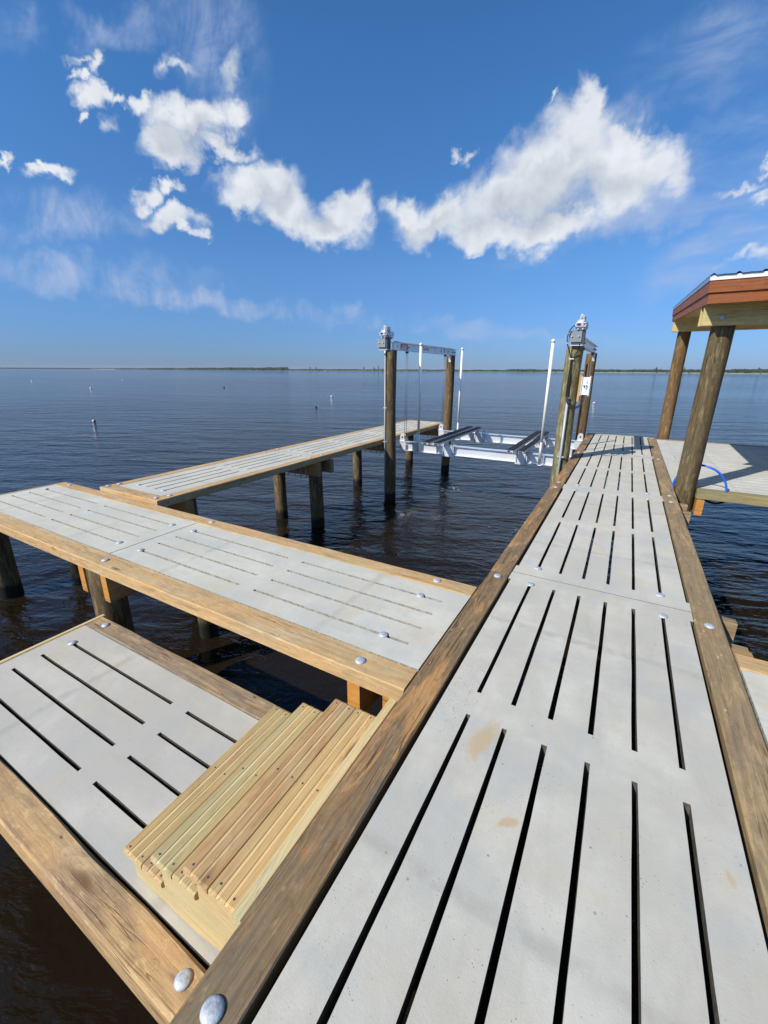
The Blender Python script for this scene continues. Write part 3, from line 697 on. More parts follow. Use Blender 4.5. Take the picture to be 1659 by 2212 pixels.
# piles: every free standing pile is a thing of its own
def pile(x, y, r, z1, mat, label, seed, group=None, z0=-3.2, taper=0.03):
    o = pilemesh(r, z0-z1, 0, seed, taper).build('wooden_pile', mat, None, (x, y, z1))
    return tag(o, label, 'pile', group)
pile(-3.81, 1.70, 0.132, -0.10, M['pile'], 'wooden pile behind the far corner of the lower platform, near side of the cross walkway', 1, 'short piles under the walkways')
pile(-3.80, 2.62, 0.10, -0.10, M['pile'], 'small wooden pile under the far side of the cross walkway, seen below its middle', 2, 'short piles under the walkways')
pile(-0.93, 1.86, 0.10, -0.10, M['pileb'], 'wooden pile in the corner between steps, cross walkway and main walkway', 3, 'short piles under the walkways')
pile(-6.86, 1.86, 0.14, -0.10, M['pile'], 'dark wooden pile cut by the left edge of the picture', 4, 'short piles under the walkways')
pile(-6.84, 2.72, 0.11, -0.10, M['pile'], 'wooden pile beyond the orange beam end at the left end of the cross walkway', 5, 'short piles under the walkways')

# ------------------------------------------------------------------ finger pier (left)
PZ = 0.04
fp = empty('finger_pier', (-5.3, 7.4, 0), 'narrow concrete pier running away on the far left past the boat lift', 'pier')
ys = [2.95, 5.97, 8.99, 11.98]
for k in range(3):
    a, b = ys[k], ys[k+1]; Ls = b-a-0.006
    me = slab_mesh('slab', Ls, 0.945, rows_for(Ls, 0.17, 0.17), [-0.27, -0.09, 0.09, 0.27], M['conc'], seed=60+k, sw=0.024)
    s = place('slab', me, fp, (-5.335, (a+b)/2, PZ), R(90))
    for bx in (-0.27, 0.27):
        for by in (a+0.17, b-0.17): bolt(s, -5.335+bx, by, PZ+0.003)
for x, xc in ((-4.785, -4.785), (-5.885, -5.885)):
    for a, b in ((2.95, 7.4), (7.403, 12.0)):
        tb = timber('edge_timber', (xc, a), (xc, b), 0.15, 0.105, M['tan'], fp, PZ+0.003)
        for y in (3.02, 5.75, 6.1, 8.9, 11.8):
            if a < y < b: bolt(tb, xc, y, PZ+0.006)
tb = timber('end_timber', (-5.96, 2.872), (-4.71, 2.872), 0.15, 0.105, M['tan'], fp, PZ+0.003)
bolt(tb, -5.9, 2.88, PZ+0.006); bolt(tb, -4.83, 2.87, PZ+0.006)
timber('end_timber', (-5.96, 12.04), (-4.71, 12.04), 0.06, 0.105, M['tan'], fp, PZ+0.002)
for y in (3.2, 5.86, 6.24, 8.62, 11.62):
    tb = timber('cap_beam', (-6.0, y), (-4.66 if y < 8 else -4.72, y), 0.09, 0.245, M['cap'], fp, PZ-0.105)
for y in (5.78, 8.52, 11.52):
    for x in (-5.35, -5.2, -5.05, -4.93):
        MB().cyl((0, 0, 0), (0.02, -0.01, -0.30), 0.007, 6).build('threaded_rod', M['galv'], fp, (x, y, PZ-0.09))
lp = 'short piles under the walkways'
pile(-5.84, 6.05, 0.118, -0.08, M['pile'], 'wooden pile under the outer side of the finger pier, nearest of that row', 10, lp)
pile(-4.93, 6.07, 0.128, 0.0-0.07, M['pile'], 'dark wooden pile at the inner edge of the finger pier beside its beam ends', 11, lp)
pile(-5.90, 9.0, 0.118, -0.08, M['pile'], 'wooden pile under the finger pier just left of the near left lift pile', 12, lp)
pile(-5.86, 12.0, 0.118, -0.08, M['pile'], 'wooden pile under the far end of the finger pier, behind the lift cradle', 13, lp)
pile(-4.95, 3.35, 0.12, -0.08, M['pileb'], 'wooden pile under the near corner of the finger pier next to the cross walkway', 14, lp)

# ------------------------------------------------------------------ lower platform and steps
LZ = -0.47
lo = empty('lower_platform', (-2.2, 0.93, LZ), 'lowest concrete platform in the bottom left corner, at the foot of the steps', 'platform')
for k, (a, b) in enumerate(((-3.605, -0.57),)):
    Ls = b-a
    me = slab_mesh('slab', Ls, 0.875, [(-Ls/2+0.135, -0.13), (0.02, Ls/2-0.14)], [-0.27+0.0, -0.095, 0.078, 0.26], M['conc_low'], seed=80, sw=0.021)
    s = place('slab', me, lo, ((a+b)/2, 0.94, LZ), 0)
    bolt(s, -3.43, 1.2, LZ+0.004); bolt(s, -0.72, 1.2, LZ+0.004); bolt(s, -3.43, 0.68, LZ+0.004)
tb = timber('edge_timber', (-3.605, 1.452), (-0.57, 1.452), 0.14, 0.14, M['oldpatch'], lo, LZ+0.003, bev=0.01, wob=0.003); bolt(tb, -3.45, 1.455, LZ+0.007); bolt(tb, -1.0, 1.455, LZ+0.007)
tb = timber('edge_timber', (-3.605, 0.42), (-0.57, 0.42), 0.145, 0.14, M['tan2'], lo, LZ+0.003, bev=0.01, wob=0.003); bolt(tb, -1.03, 0.43, LZ+0.007); bolt(tb, -3.45, 0.43, LZ+0.007)
timber('end_trim', (-3.628, 0.35), (-3.628, 1.535), 0.038, 0.14, M['freshg'], lo, LZ+0.006)
timber('cap_beam', (-3.35, 0.4), (-3.35, 1.6), 0.09, 0.24, M['cap'], lo, LZ-0.14)
timber('cap_beam', (-3.0, 0.4), (-3.0, 1.66), 0.09, 0.24, M['cap'], lo, LZ-0.14)
timber('cap_beam', (-1.0, 0.4), (-1.0, 1.5), 0.09, 0.24, M['cap'], lo, LZ-0.14)
pilemesh(0.115, -2.6+0, -0.62, 91).build('pile', M['pile'], lo, (-3.175, 0.62, 0)); pilemesh(0.115, -2.6, -0.62, 92).build('pile', M['pile'], lo, (-1.15, 0.7, 0))

st = empty('wooden_steps', (-1.15, 0.98, LZ), 'pale new pine steps with three reeded treads up to the main walkway', 'steps')
def reed(w, L, th, seed):
    """decking board with fine reeding and broad channels; local X along the board"""
    r_ = random.Random(seed); pts = []; n = 24; stp = w/n
    for i in range(n):
        y = -w/2+i*stp
        if i in (7, 8, 15, 16):
            pts += [(y+0.0002, -0.0034), (y+stp-0.0002, -0.0034)]
        else:
            pts += [(y+stp*0.05, -0.0017), (y+stp*0.3, 0.0), (y+stp*0.7, 0.0), (y+stp*0.95, -0.0017)]
    prof = [(-w/2, -0.006)] + pts + [(w/2, -0.006), (w/2, -th), (-w/2, -th)]
    mb = MB(); rings = []
    for x in (-L/2, -L/2+0.008, L/2-0.008, L/2):
        e = 0.004 if abs(x) > L/2-0.001 else 0
        rings.append([(x, y*(1-e*2), z-(e if z > -0.01 else 0)) for y, z in prof])
    mb.loft(rings); 
    return mb
for ti, (x0, z, mt) in enumerate(((-1.535, -0.345, (M['fresh'], M['fresh'])), (-1.312, -0.215, (M['freshg'], M['fresh'])), (-1.085, -0.085, (M['freshr'], M['fresh'])))):
    for bi in range(2):
        w = 0.124; L = 0.89+rnd.uniform(-.006, .008)
        bd = reed(w, L, 0.027, ti*3+bi).build('tread_board', mt[bi], st, (x0+w/2+bi*(w+0.005), 0.975+rnd.uniform(-.003, .003), z), R(90))
        for sy in (-0.42, -0.005, 0.42):
            for sx in (-0.037, 0.036):
                MB().cyl((0, 0, -0.004), (0, 0, 0.0008), 0.0042, 8).build('screw', M['geard'], bd, (x0+w/2+bi*(w+0.005)+sx+rnd.uniform(-.004, .004), 0.975+sy+rnd.uniform(-.006, .006), z))
    rx = x0+0.026
    zb = LZ+0.002 if ti == 0 else z-0.13+0.001
    timber('riser', (rx+0.01, 0.60), (rx+0.01, 1.36), 0.02, z-0.029-zb, M['fresh'], st, z-0.0285, bev=0.002, wob=0)
P = [(-1.475, LZ+0.002), (-1.475, -0.374), (-1.262, -0.374), (-1.262, -0.244), (-1.038, -0.244), (-1.038, -0.114), (-0.762, -0.114), (-0.762, -0.395), (-0.93, LZ+0.045), (-1.12, LZ+0.006)]
for y in (0.536, 1.372):
    mb = MB().prism(P[::-1], 0, 0.038)
    o = mb.build('stringer', M['fresh'], st, (0, y, 0))
timber('ledger', (-0.786, 0.50), (-0.786, 1.50), 0.042, 0.12, M['freshg'], st, -0.018, bev=0.003)

# ------------------------------------------------------------------ pavilion and wide platform (right)
wp = empty('wide_platform', (3.0, 9.4, 0), 'wide concrete platform at the right under the pavilion roof', 'platform')
for cx0, cx1, jj in ((0.762, 3.80, 0), (3.806, 6.84, 1)):
    for r_i in range(4):
        y0 = 7.075+1.2*r_i; Ls = cx1-cx0-0.004
        me = slab_mesh('slab', Ls, 1.194, rows_for(Ls, 0.15, 0.17), [-0.5, -0.3, -0.1, 0.1, 0.3, 0.5], M['conc_wide'], seed=100+r_i+jj*9, sw=0.022)
        s = place('slab', me, wp, ((cx0+cx1)/2, y0+0.6, 0.0), 0)
        if jj == 0:
            for by in (y0+0.1, y0+1.1): bolt(s, cx0+0.17, by, 0.003)
timber('edge_timber', (1.03, 6.965), (6.84, 6.965), 0.20, 0.115, M['green'], wp, 0.004)
timber('edge_timber', (0.762, 11.92), (6.84, 11.92), 0.07, 0.10, M['brown'], wp, 0.012)
for yb in (7.07,):
    for x in (1.085, 5.0):
        tb = timber('cap_beam', (x, 6.85), (x, 11.9), 0.09, 0.225, M['cap'], wp, -0.113)
        MB().box(-0.043, 0.043, -0.0015, 0.0, -0.11, 0.11).build('end_grain', M['end'], tb, (x, 6.849, -0.2255))
pv = empty('pavilion', (3.3, 9.5, 0), 'open pavilion with round posts, red cedar fascia and dark metal roof on the right', 'pavilion')
for (x, y, mt, z1) in ((0.905, 7.0, 'pile', 2.28), (0.905, 12.1, 'pileb', 2.6), (5.9, 7.0, 'pile', 2.28), (5.9, 12.1, 'pileb', 2.6)):
    pilemesh(0.124, -3.2-z1, 0, int(x*10+y), 0.03).build('post', M[mt], pv, (x, y, z1))
for y, zt in ((6.845, 2.37), (7.155, 2.39), (11.95, 2.68), (12.26, 2.70)):
    b_ = timber('beam', (0.665, y), (6.45, y), 0.045, 0.275, M['beam'], pv, zt)
    if y < 7:
        for xx in (0.87, 5.9):
            o = bpy.data.objects.new('bolt', bme); COL.objects.link(o); o.parent = b_; o.rotation_euler = (R(90), 0, 0)
            o.location = (xx-(0.665+6.45)/2, -0.0235, 2.19-(zt-0.1375))
SL = 0.061
def zr(y, z65): return z65+(y-6.5)*SL
def sloped(name, x0, x1, y0, y1, zb0, zt0, mat, parent):
    """board running along Y that follows the roof slope; zb0, zt0 at y = 6.5"""
    mb = MB(); L = y1-y0
    vs = []
    for y in (y0, y1):
        vs += [(y-y0-L/2, -(x0), zr(y, zb0)), (y-y0-L/2, -(x1), zr(y, zb0)), (y-y0-L/2, -(x1), zr(y, zt0)), (y-y0-L/2, -(x0), zr(y, zt0))]
    xc = (x0+x1)/2
    vs = [(a, -(-b-xc), c) for a, b, c in vs]
    mb.add(vs, [(0, 1, 2, 3), (7, 6, 5, 4), (0, 4, 5, 1), (1, 5, 6, 2), (2, 6, 7, 3), (3, 7, 4, 0)])
    return mb.build(name, mat, parent, (xc, (y0+y1)/2, 0), R(90))
XE, YN, YF, XR = 0.635, 6.5, 12.62, 6.5
for side in (0, 1):
    sg = 1 if side == 0 else -1; X_ = XE if side == 0 else XR+0.0
    a = (X_, X_+0.022) if side == 0 else (X_-0.022, X_)
    sloped('fascia_board', a[0]+0.016*sg, a[1]+0.016*sg, YN+0.02, YF, 2.31, 2.44, M['cedar'], pv)
    sloped('fascia_board', a[0], a[1]-0.006*(side == 0), YN+0.004, YF, 2.428, 2.555, M['cedar'], pv)
    sloped('rake_trim', a[0]-0.008, a[1]+0.02, YN-0.004, YF+0.02, 2.556, 2.625, M['trim'], pv)
timber('fascia_board', (XE+0.018, YN+0.028), (XR-0.018, YN+0.028), 0.022, 0.128, M['cedar'], pv, 2.44, bev=0.002, wob=0)
timber('fascia_board', (XE+0.001, YN+0.008), (XR-0.001, YN+0.008), 0.022, 0.127, M['cedar'], pv, 2.555, bev=0.002, wob=0)
MB().box(XE-0.006, XR+0.006, -0.012, 0.03, 0, 0.052).build('drip_edge', M['drip'], pv, (0, YN, 2.557))
# ribbed roof sheet
prof = []; x = XE-0.01
while x < XR:
    prof += [(x, 0), (x+0.018, 0.018), (x+0.036, 0.018), (x+0.054, 0), (x+0.12, 0.002), (x+0.135, 0.005), (x+0.15, 0.002)]; x += 0.229
prof.append((XR+0.01, 0))
mb = MB(); rings = []
for y in (YN-0.03, 9.0, YF+0.04): rings.append([(px_, y, zr(y, 2.612)+pz_) for px_, pz_ in prof] + [(px_, y, zr(y, 2.612)+pz_-0.004) for px_, pz_ in reversed(prof)])
mb.loft(rings); mb.f = [tuple(reversed(f)) for f in mb.f]; mb.build('roof_sheet', M['navy'], pv)
for x in [0.95+0.61*i for i in range(9)]:
    sloped('rafter', x, x+0.038, YN+0.05, YF-0.03, 2.375, 2.555, M['beam'], pv)
sloped('ceiling_board', XE+0.04, XR-0.04, YN+0.045, YF-0.02, 2.345, 2.37, M['beam'], pv)
sloped('roof_sheathing', XE+0.05, XR-0.05, YN+0.05, YF-0.03, 2.557, 2.575, M['beam'], pv)

# blue hose
hp = [(0.775, 7.03, -0.06), (0.76, 7.04, 0.02), (0.78, 7.05, 0.11), (0.84, 7.07, 0.21), (0.93, 7.16, 0.285), (1.03, 7.10, 0.315), (1.10, 7.06, 0.312), (1.19, 7.03, 0.28), (1.265, 7.02, 0.22), (1.32, 7.01, 0.145), (1.345, 6.99, 0.07), (1.352, 6.975, 0.01), (1.35, 6.93, 0.0)]
def smooth(pts, n=6):
    out = []; P_ = [Vector(p) for p in pts]
    for i in range(len(P_)-1):
        a, b, c, d = P_[max(i-1, 0)], P_[i], P_[i+1], P_[min(i+2, len(P_)-1)]
        for k in range(n):
            s_ = k/n; out.append(0.5*((2*b)+(c-a)*s_+(2*a-5*b+4*c-d)*s_*s_+(3*b-a-3*c+d)*s_**3))
    out.append(P_[-1]); return out
tag(MB().tube(smooth(hp), 0.0145, 10).build('water_hose', M['hose']), 'bright blue hose arching up beside the near pavilion post', 'hose')
tag(MB().tube(smooth([(1.10, 7.06, -0.10), (1.16, 7.05, -0.155), (1.26, 7.04, -0.185), (1.36, 7.05, -0.16), (1.42, 7.06, -0.10)]), 0.015, 8).build('shaded_hose_loop', M['black']), 'shaded loop of the blue hose, coloured black, hanging under the green edge timber of the wide platform', 'hose')  # lower part of the blue hose, its shade put in as black

# ------------------------------------------------------------------ boat lift
PT = 1.955
pile(-4.555, 8.32, 0.132, PT, M['pile'], 'tall near left lift pile with a thin conduit down its front', 20, 'tall boat lift piles', taper=0.02)
pile(-4.54, 11.85, 0.122, PT, M['pileb'], 'tall far left lift pile at the end of the finger pier', 21, 'tall boat lift piles', taper=0.02)
pile(-0.895, 8.24, 0.135, PT, M['pileg'], 'thick greenish near right lift pile with black cables and the white control box', 22, 'tall boat lift piles', taper=0.02)
pile(-0.895, 11.75, 0.118, PT, M['pileb'], 'brown far right lift pile standing behind the control box', 23, 'tall boat lift piles', taper=0.02)
def text_mesh(txt, size, mat, name, parent, M4, extr=0.0008):
    cu = bpy.data.curves.new('txt', 'FONT'); cu.body = txt; cu.size = size; cu.extrude = extr; cu.align_x = 'CENTER'; cu.align_y = 'CENTER'
    ob = bpy.data.objects.new('txt', cu); COL.objects.link(ob)
    dg = bpy.context.evaluated_depsgraph_get(); me = bpy.data.meshes.new_from_object(ob.evaluated_get(dg)); me.name = name
    bpy.data.objects.remove(ob); me.transform(M4); me.materials.clear(); me.materials.append(mat)
    o = bpy.data.objects.new(name, me); COL.objects.link(o); o.parent = parent; return o
FX = Matrix(((0, 0, 1, 0), (1, 0, 0, 0), (0, 1, 0, 0), (0, 0, 0, 1)))      # text reads along +Y on a face that looks to +X
def hoist(X, Y0, Y1, label, left):
    e = empty('boat_hoist', (X, (Y0+Y1)/2, PT), label, 'boat hoist', 'hoists on top of the lift piles')
    def bld(mb, n, mt): return mb.build(n, mt, e)
    z0, z1 = PT+0.012, PT+0.172; xb = X+0.045
    mb = MB(); mb.box(xb-0.05, xb+0.05, Y0+0.10, Y1, z0, z0+0.009); mb.box(xb-0.05, xb+0.055, Y0+0.10, Y1, z1-0.009, z1); mb.box(xb-0.006, xb+0.006, Y0+0.10, Y1, z0+0.009, z1-0.009)
    mb.box(xb+0.006, xb+0.03, Y0+0.12, Y0+0.55, z0+0.01, z1-0.010)
    bld(mb, 'top_beam', M['alu'])
    for yy in (Y0+0.28, Y0+0.83, Y1-0.62, Y1-0.28, Y1-0.1):
        bld(MB().cyl((xb+0.005, yy, (z0+z1)/2), (xb+0.045, yy, (z0+z1)/2), 0.011, 8), 'beam_bolt', M['geard'])
    bld(MB().cyl((xb, Y0+0.2, z1+0.012), (xb, Y1-0.2, z1+0.012), 0.014, 10), 'drive_shaft', M['alud'])
    # gearbox with its grey face plate towards the camera
    gx = X-0.125 if left else X-0.0
    bld(MB().box(gx-0.10, gx+0.095, Y0-0.08, Y0-0.068, PT+0.062, PT+0.235), 'face_plate', M['gear'])
    for dx in (-0.055, 0.045):
        bld(MB().cyl((gx+dx, Y0-0.10, PT+0.152), (gx+dx, Y0-0.08, PT+0.152), 0.012, 10), 'plate_bolt', M['alud'])
    bld(MB().box(gx-0.06, gx+0.135, Y0-0.066, Y0+0.09, PT+0.03, PT+0.24), 'gear_housing', M['geard'])
    bld(MB().box(gx-0.06, gx+0.12, Y0-0.05, Y0+0.10, PT+0.006, PT+0.029), 'mounting_bracket', M['alu'])
    # motor
    mx, mz = gx+0.06, PT+0.325
    g = MB(); g.tube([(mx, Y0-0.10, mz), (mx, Y0-0.085, mz), (mx, Y0-0.05, mz), (mx, Y0-0.01, mz)], [0.05, 0.078, 0.092, 0.092], 20); bld(g, 'motor_end_bell', M['alud'])
    bld(MB().tube([(mx, Y0-0.009, mz), (mx, Y0+0.02, mz), (mx, Y0+0.20, mz), (mx, Y0+0.235, mz)], [0.088, 0.094, 0.094, 0.06], 24), 'motor_barrel', M['chrome'])
    for k in range(6):
        a = k*math.pi/3; bld(MB().tube([(mx+0.075*math.cos(a), Y0-0.105, mz+0.075*math.sin(a)), (mx+0.075*math.cos(a), Y0-0.05, mz+0.075*math.sin(a))], 0.013, 8), 'bell_lug', M['alud'])
    g = MB().box(mx-0.075, mx+0.08, Y0-0.125, Y0-0.10, mz-0.032, mz-0.016); g.box(mx-0.075, mx+0.08, Y0-0.125, Y0-0.10, mz+0.018, mz+0.034); bld(g, 'yoke', M['alud'])
    bld(MB().cyl((mx-0.03, Y0-0.128, mz+0.002), (mx-0.03, Y0-0.10, mz+0.002), 0.022, 14), 'shaft_hole', M['black'])
    bld(MB().box(mx+0.005, mx+0.04, Y0-0.122, Y0-0.10, mz-0.014, mz+0.016), 'shaft_key', M['alud'])
    bld(MB().box(mx-0.035, mx+0.045, Y0-0.02, Y0+0.13, mz+0.085, mz+0.145), 'junction_box', M['alud'])
    bld(MB().tube(smooth([(mx-0.02, Y0-0.06, mz+0.08), (mx-0.02, Y0-0.06, mz+0.13), (mx+0.005, Y0-0.06, mz+0.155), (mx+0.03, Y0-0.06, mz+0.13), (mx+0.03, Y0-0.06, mz+0.08)]), 0.011, 8), 'lifting_eye', M['alud'])
    bld(MB().box(mx-0.04, mx+0.04, Y0-0.04, Y0+0.12, PT+0.24, PT+0.27), 'motor_foot', M['geard'])
    # cable drums and the far bracket
    for yy in (9.0, 11.34):
        bld(MB().cyl((xb-0.03, yy, PT-0.012), (xb+0.03, yy, PT-0.012), 0.024, 10), 'cable_sheave', M['geard'])
        for dy in (-0.035, 0.04):
            bld(MB().cyl((xb+0.0, yy+dy, PT-0.015), (xb, yy+dy*1.2, -0.02), 0.0055, 6), 'hoist_cable', M['cable'])
    bld(MB().box(xb-0.02, xb+0.05, Y1-0.46, Y1-0.448, PT-0.17, PT+0.011), 'angle_bracket', M['alud'])
    return e, xb
e, xb = hoist(-4.555, 8.20, 12.12, 'left boat hoist beam with red decal, phone number and silver motor', True)
# decal and lettering on the beam's right hand face
wx = xb+0.0305
MB().box(wx, wx+0.001, 8.62, 8.98, PT+0.035, PT+0.150).build('decal', M['red'], e)
q = [(8.645, PT+0.045), (8.69, PT+0.128), (8.955, PT+0.128), (8.91, PT+0.045)]
mb = MB().add([(wx+0.0018, y, z) for y, z in q], [(0, 3, 2, 1)]); mb.f = [(0, 1, 2, 3)]
mb.v += [(wx+0.001, y, z) for y, z in q]; mb.f += [(7, 6, 5, 4), (0, 4, 5, 1), (1, 5, 6, 2), (2, 6, 7, 3), (3, 7, 4, 0)]; mb.sm += [False]*5
mb.build('decal_panel', M['drip'], e)
t1 = text_mesh('HI-TIDE', 0.075, M['redtext'], 'decal_lettering', e, Matrix.Translation((wx+0.0032, 8.80, PT+0.086)) @ FX)
t2 = text_mesh('910-736-2996', 0.098, M['redtext'], 'phone_number', e, Matrix.Translation((xb+0.0072, 9.93, PT+0.092)) @ FX)
for o in (t1, t2): o.location = -Vector(e.location)
for yy in (11.0, 11.22): MB().box(xb+0.006, xb+0.0075, yy, yy+0.05, PT+0.05, PT+0.14).build('sticker', M['redtext'], e)
# sticker without its printed code: a plain pale card
MB().box(xb+0.006, xb+0.0078, 10.55, 10.68, PT+0.035, PT+0.15).build('blank_card', M['pvc'], e)
e2, xb2 = hoist(-0.895, 8.09, 11.95, 'right boat hoist beam and silver motor above the control box', False)

# cradle
cr_ = empty('lift_cradle', (-2.7, 10.1, -0.2), 'white aluminium lift cradle of two cross beams carrying black bunks', 'lift cradle')
def ibeam(y, x0, x1, zt, hh=0.215, w=0.13):
    mb = MB(); mb.box(x0, x1, y-w/2, y+w/2, zt-0.011, zt); mb.box(x0, x1, y-w/2, y+w/2, zt-hh, zt-hh+0.011); mb.box(x0, x1, y-0.006, y+0.006, zt-hh+0.011, zt-0.011)
    b = mb.build('cross_beam', M['alu_c'], cr_, (0, 0, 0))
    for xe in (x0, x1-0.16): MB().box(xe, xe+0.16, y-0.075, y-0.068, zt-hh+0.02, zt-0.018).build('end_plate', M['alu_c'], b)
    for xs_ in (x0+0.5, x1-0.5, x0+0.95, x1-0.95):        # stiffeners
        MB().prism([(xs_-0.004, zt-hh+0.012), (xs_+0.004, zt-hh+0.012), (xs_+0.004, zt-0.012), (xs_-0.004, zt-0.012)], y-w/2+0.004, y-0.007).build('stiffener', M['alu_c'], b)
    for xe, s_ in ((x0+0.05, 1), (x1-0.05, -1)):
        poly = [(-0.062, 0.0), (0.062, 0.0), (0.062, 0.11), (0.045, 0.16), (0.018, 0.182), (-0.018, 0.182), (-0.045, 0.16), (-0.062, 0.11)]
        for dy in (-0.035, 0.03):
            MB().prism([(xe+a, zt+0.001+b_) for a, b_ in poly], y+dy-0.004, y+dy+0.004).build('pulley_plate', M['alu_c'], b)
        MB().cyl((xe, y-0.048, zt+0.10), (xe, y+0.048, zt+0.10), 0.02, 12).build('pulley_pin', M['geard'], b)
        MB().cyl((xe, y-0.026, zt+0.10), (xe, y+0.02, zt+0.10), 0.048, 16).build('pulley', M['alud'], b)
        MB().box(xe-0.085, xe+0.085, y-0.07, y+0.07, zt+0.0005, zt+0.009).build('pulley_foot', M['alu_c'], b)
    return b
b1 = ibeam(9.0, -4.62, -0.80, -0.085); b2 = ibeam(11.3, -4.56, -0.80, -0.085)
BX = [(-3.72, 0.13), (-3.47, 0.11), (-1.87, 0.12), (-1.66, 0.10)]
for xc, w in BX:
    bk = empty('bunk', (xc, 9.9, 0.03), None, None); bk.parent = cr_; bk.location = Vector((xc, 9.9, 0.03))-Vector(cr_.location)
    del_keys = [k for k in ('label', 'category') if k in bk]
    y0, y1 = 8.42, 11.52
    MB().box(-w/2, w/2, y0-9.9, y1-9.9, 0.003, 0.022).build('rubber_pad', M['bunk'], bk, (xc, 9.9, 0.03))
    for k in range(4): MB().box(-w/2+0.008+k*w/4, -w/2+0.018+k*w/4, y0-9.9, y1-9.9, 0.022, 0.027).build('pad_rib', M['black'], bk, (xc, 9.9, 0.03))
    mb = MB().box(-w/2, w/2, y0-9.9, y1-9.9, -0.004, 0.002); mb.box(-w/2, -w/2+0.006, y0-9.9, y1-9.9, -0.045, -0.004); mb.box(w/2-0.006, w/2, y0-9.9, y1-9.9, -0.045, -0.004)
    mb.box(-w/2+0.006, -w/2+0.025, y0-9.9, y1-9.9, -0.045, -0.040); mb.box(w/2-0.025, w/2-0.006, y0-9.9, y1-9.9, -0.045, -0.040)
    mb.build('bunk_channel', M['alud'], bk, (xc, 9.9, 0.03))
    for yy in (9.0, 11.3): MB().box(-0.06, 0.06, yy-9.9-0.03, yy-9.9+0.03, -0.113, -0.046).build('bunk_foot', M['alud'], bk, (xc, 9.9, 0.03))
for xa, xb_ in ((-3.50, -3.24), (-1.86, -1.62)):
    for yy in (9.0, 11.3):
        br_ = MB(); br_.box(xa, xb_, yy-0.10, yy+0.10, -0.330, -0.302); br_.box(xa, xb_, yy-0.09, yy-0.082, -0.301, -0.10); 
        o = br_.build('bunk_bracket', M['alu_c'], cr_)
        for xx in (xa+0.03, xb_-0.03):
            for dy in (-0.088, 0.088): MB().cyl((xx, yy+dy, -0.36), (xx, yy+dy, 0.0), 0.0075, 6).build('threaded_rod', M['geard'], o)
        MB().box(xa-0.02, xb_+0.02, yy-0.10, yy+0.10, -0.084, -0.076).build('bracket_top', M['alu_c'], o)
GP = 'guide poles of the lift cradle'
for x, y, lb in ((-4.13, 8.925, 'near left white guide pole standing in front of the left hoist beam'), (-3.985, 11.22, 'far left white guide pole just right of the far left lift pile'),
                 (-1.375, 8.925, 'tallest looking white guide pole, just left of the thick greenish lift pile'), (-1.22, 11.22, 'white guide pole hidden behind the thick greenish lift pile')):
    g = empty('guide_pole', (x, y, -0.30), lb, 'guide pole', GP)
    MB().tube([(x, y, -0.29), (x, y, 0.17)], 0.031, 14).build('steel_sleeve', M['alud'], g)
    MB().tube([(x, y, 0.171), (x, y, 2.07)], 0.030, 16).build('pole', M['pvc'], g)
    MB().tube([(x, y, 2.071), (x, y, 2.11), (x, y, 2.128), (x, y, 2.133)], [0.036, 0.036, 0.028, 0.012], 16).build('end_cap', M['pvc'], g)
    MB().box(x-0.05, x+0.05, y-0.035, y+0.02, -0.31, -0.295).build('foot_plate', M['alu'], g)
# conduits, cables, control box
c1 = empty('conduit_pipe', (-0.89, 8.075, 0), 'grey conduit pipe running down the thick greenish lift pile', 'conduit')
MB().tube([(-0.89, 8.075, -0.9), (-0.895, 8.075, 1.10)], 0.021, 12).build('pipe', M['conduit'], c1)
MB().tube([(-0.895, 8.075, 1.07), (-0.895, 8.075, 1.115)], 0.026, 12).build('collar', M['conduit'], c1)
for z in (0.05, -0.6): MB().box(-0.95, -0.83, 8.07, 8.10, z, z+0.025).build('clamp', M['galv'], c1)
c2 = empty('conduit_pipe', (-4.575, 8.165, 0), 'thin pale conduit running down the near left lift pile into the water', 'conduit')
MB().tube([(-4.60, 8.165, -1.6), (-4.61, 8.165, 1.88)], 0.014, 10).build('pipe', M['conduit'], c2)
MB().tube([(-4.61, 8.165, 1.86), (-4.61, 8.165, 1.95)], 0.024, 10).build('collar', M['alud'], c2)
for z in (0.75, 0.0): MB().box(-4.65, -4.565, 8.16, 8.19, z, z+0.02).build('clamp', M['galv'], c2)
cb = empty('power_cables', (-0.9, 8.05, 1.5), 'black power cables tied down the thick greenish pile and looping to the control box', 'cable')
yc = 8.088
def cab(pts, r=0.0085): MB().tube(smooth([(p[0], p[1], p[2]) for p in pts]), r, 8).build('cable', M['black'], cb)
cab([(-0.915, 8.0, 2.275), (-0.955, 7.98, 2.25), (-0.995, 7.98, 2.18), (-1.015, 7.98, 2.08), (-1.0, 7.99, 1.98), (-0.965, 8.04, 1.88), (-0.935, 8.075, 1.78), (-0.925, yc, 1.70), (-0.93, yc, 1.5), (-0.935, yc, 1.25), (-0.93, yc-0.01, 1.12)])
cab([(-0.82, 8.04, 1.99), (-0.83, 8.06, 1.90), (-0.88, 8.08, 1.80), (-0.912, yc-0.01, 1.74), (-0.91, yc-0.01, 1.5), (-0.915, yc-0.01, 1.3), (-0.91, yc-0.02, 1.12)])
cab([(-0.92, yc, 1.70), (-0.905, yc-0.02, 1.45), (-0.915, yc-0.025, 1.3), (-0.90, yc-0.02, 1.12)], 0.007)
cab([(-0.915, 8.05, 1.12), (-0.90, 8.03, 1.04), (-0.85, 8.02, 0.975), (-0.78, 8.02, 0.955), (-0.72, 8.04, 0.975), (-0.67, 8.07, 1.04), (-0.66, 8.11, 1.10), (-0.66, 8.13, 1.15)])
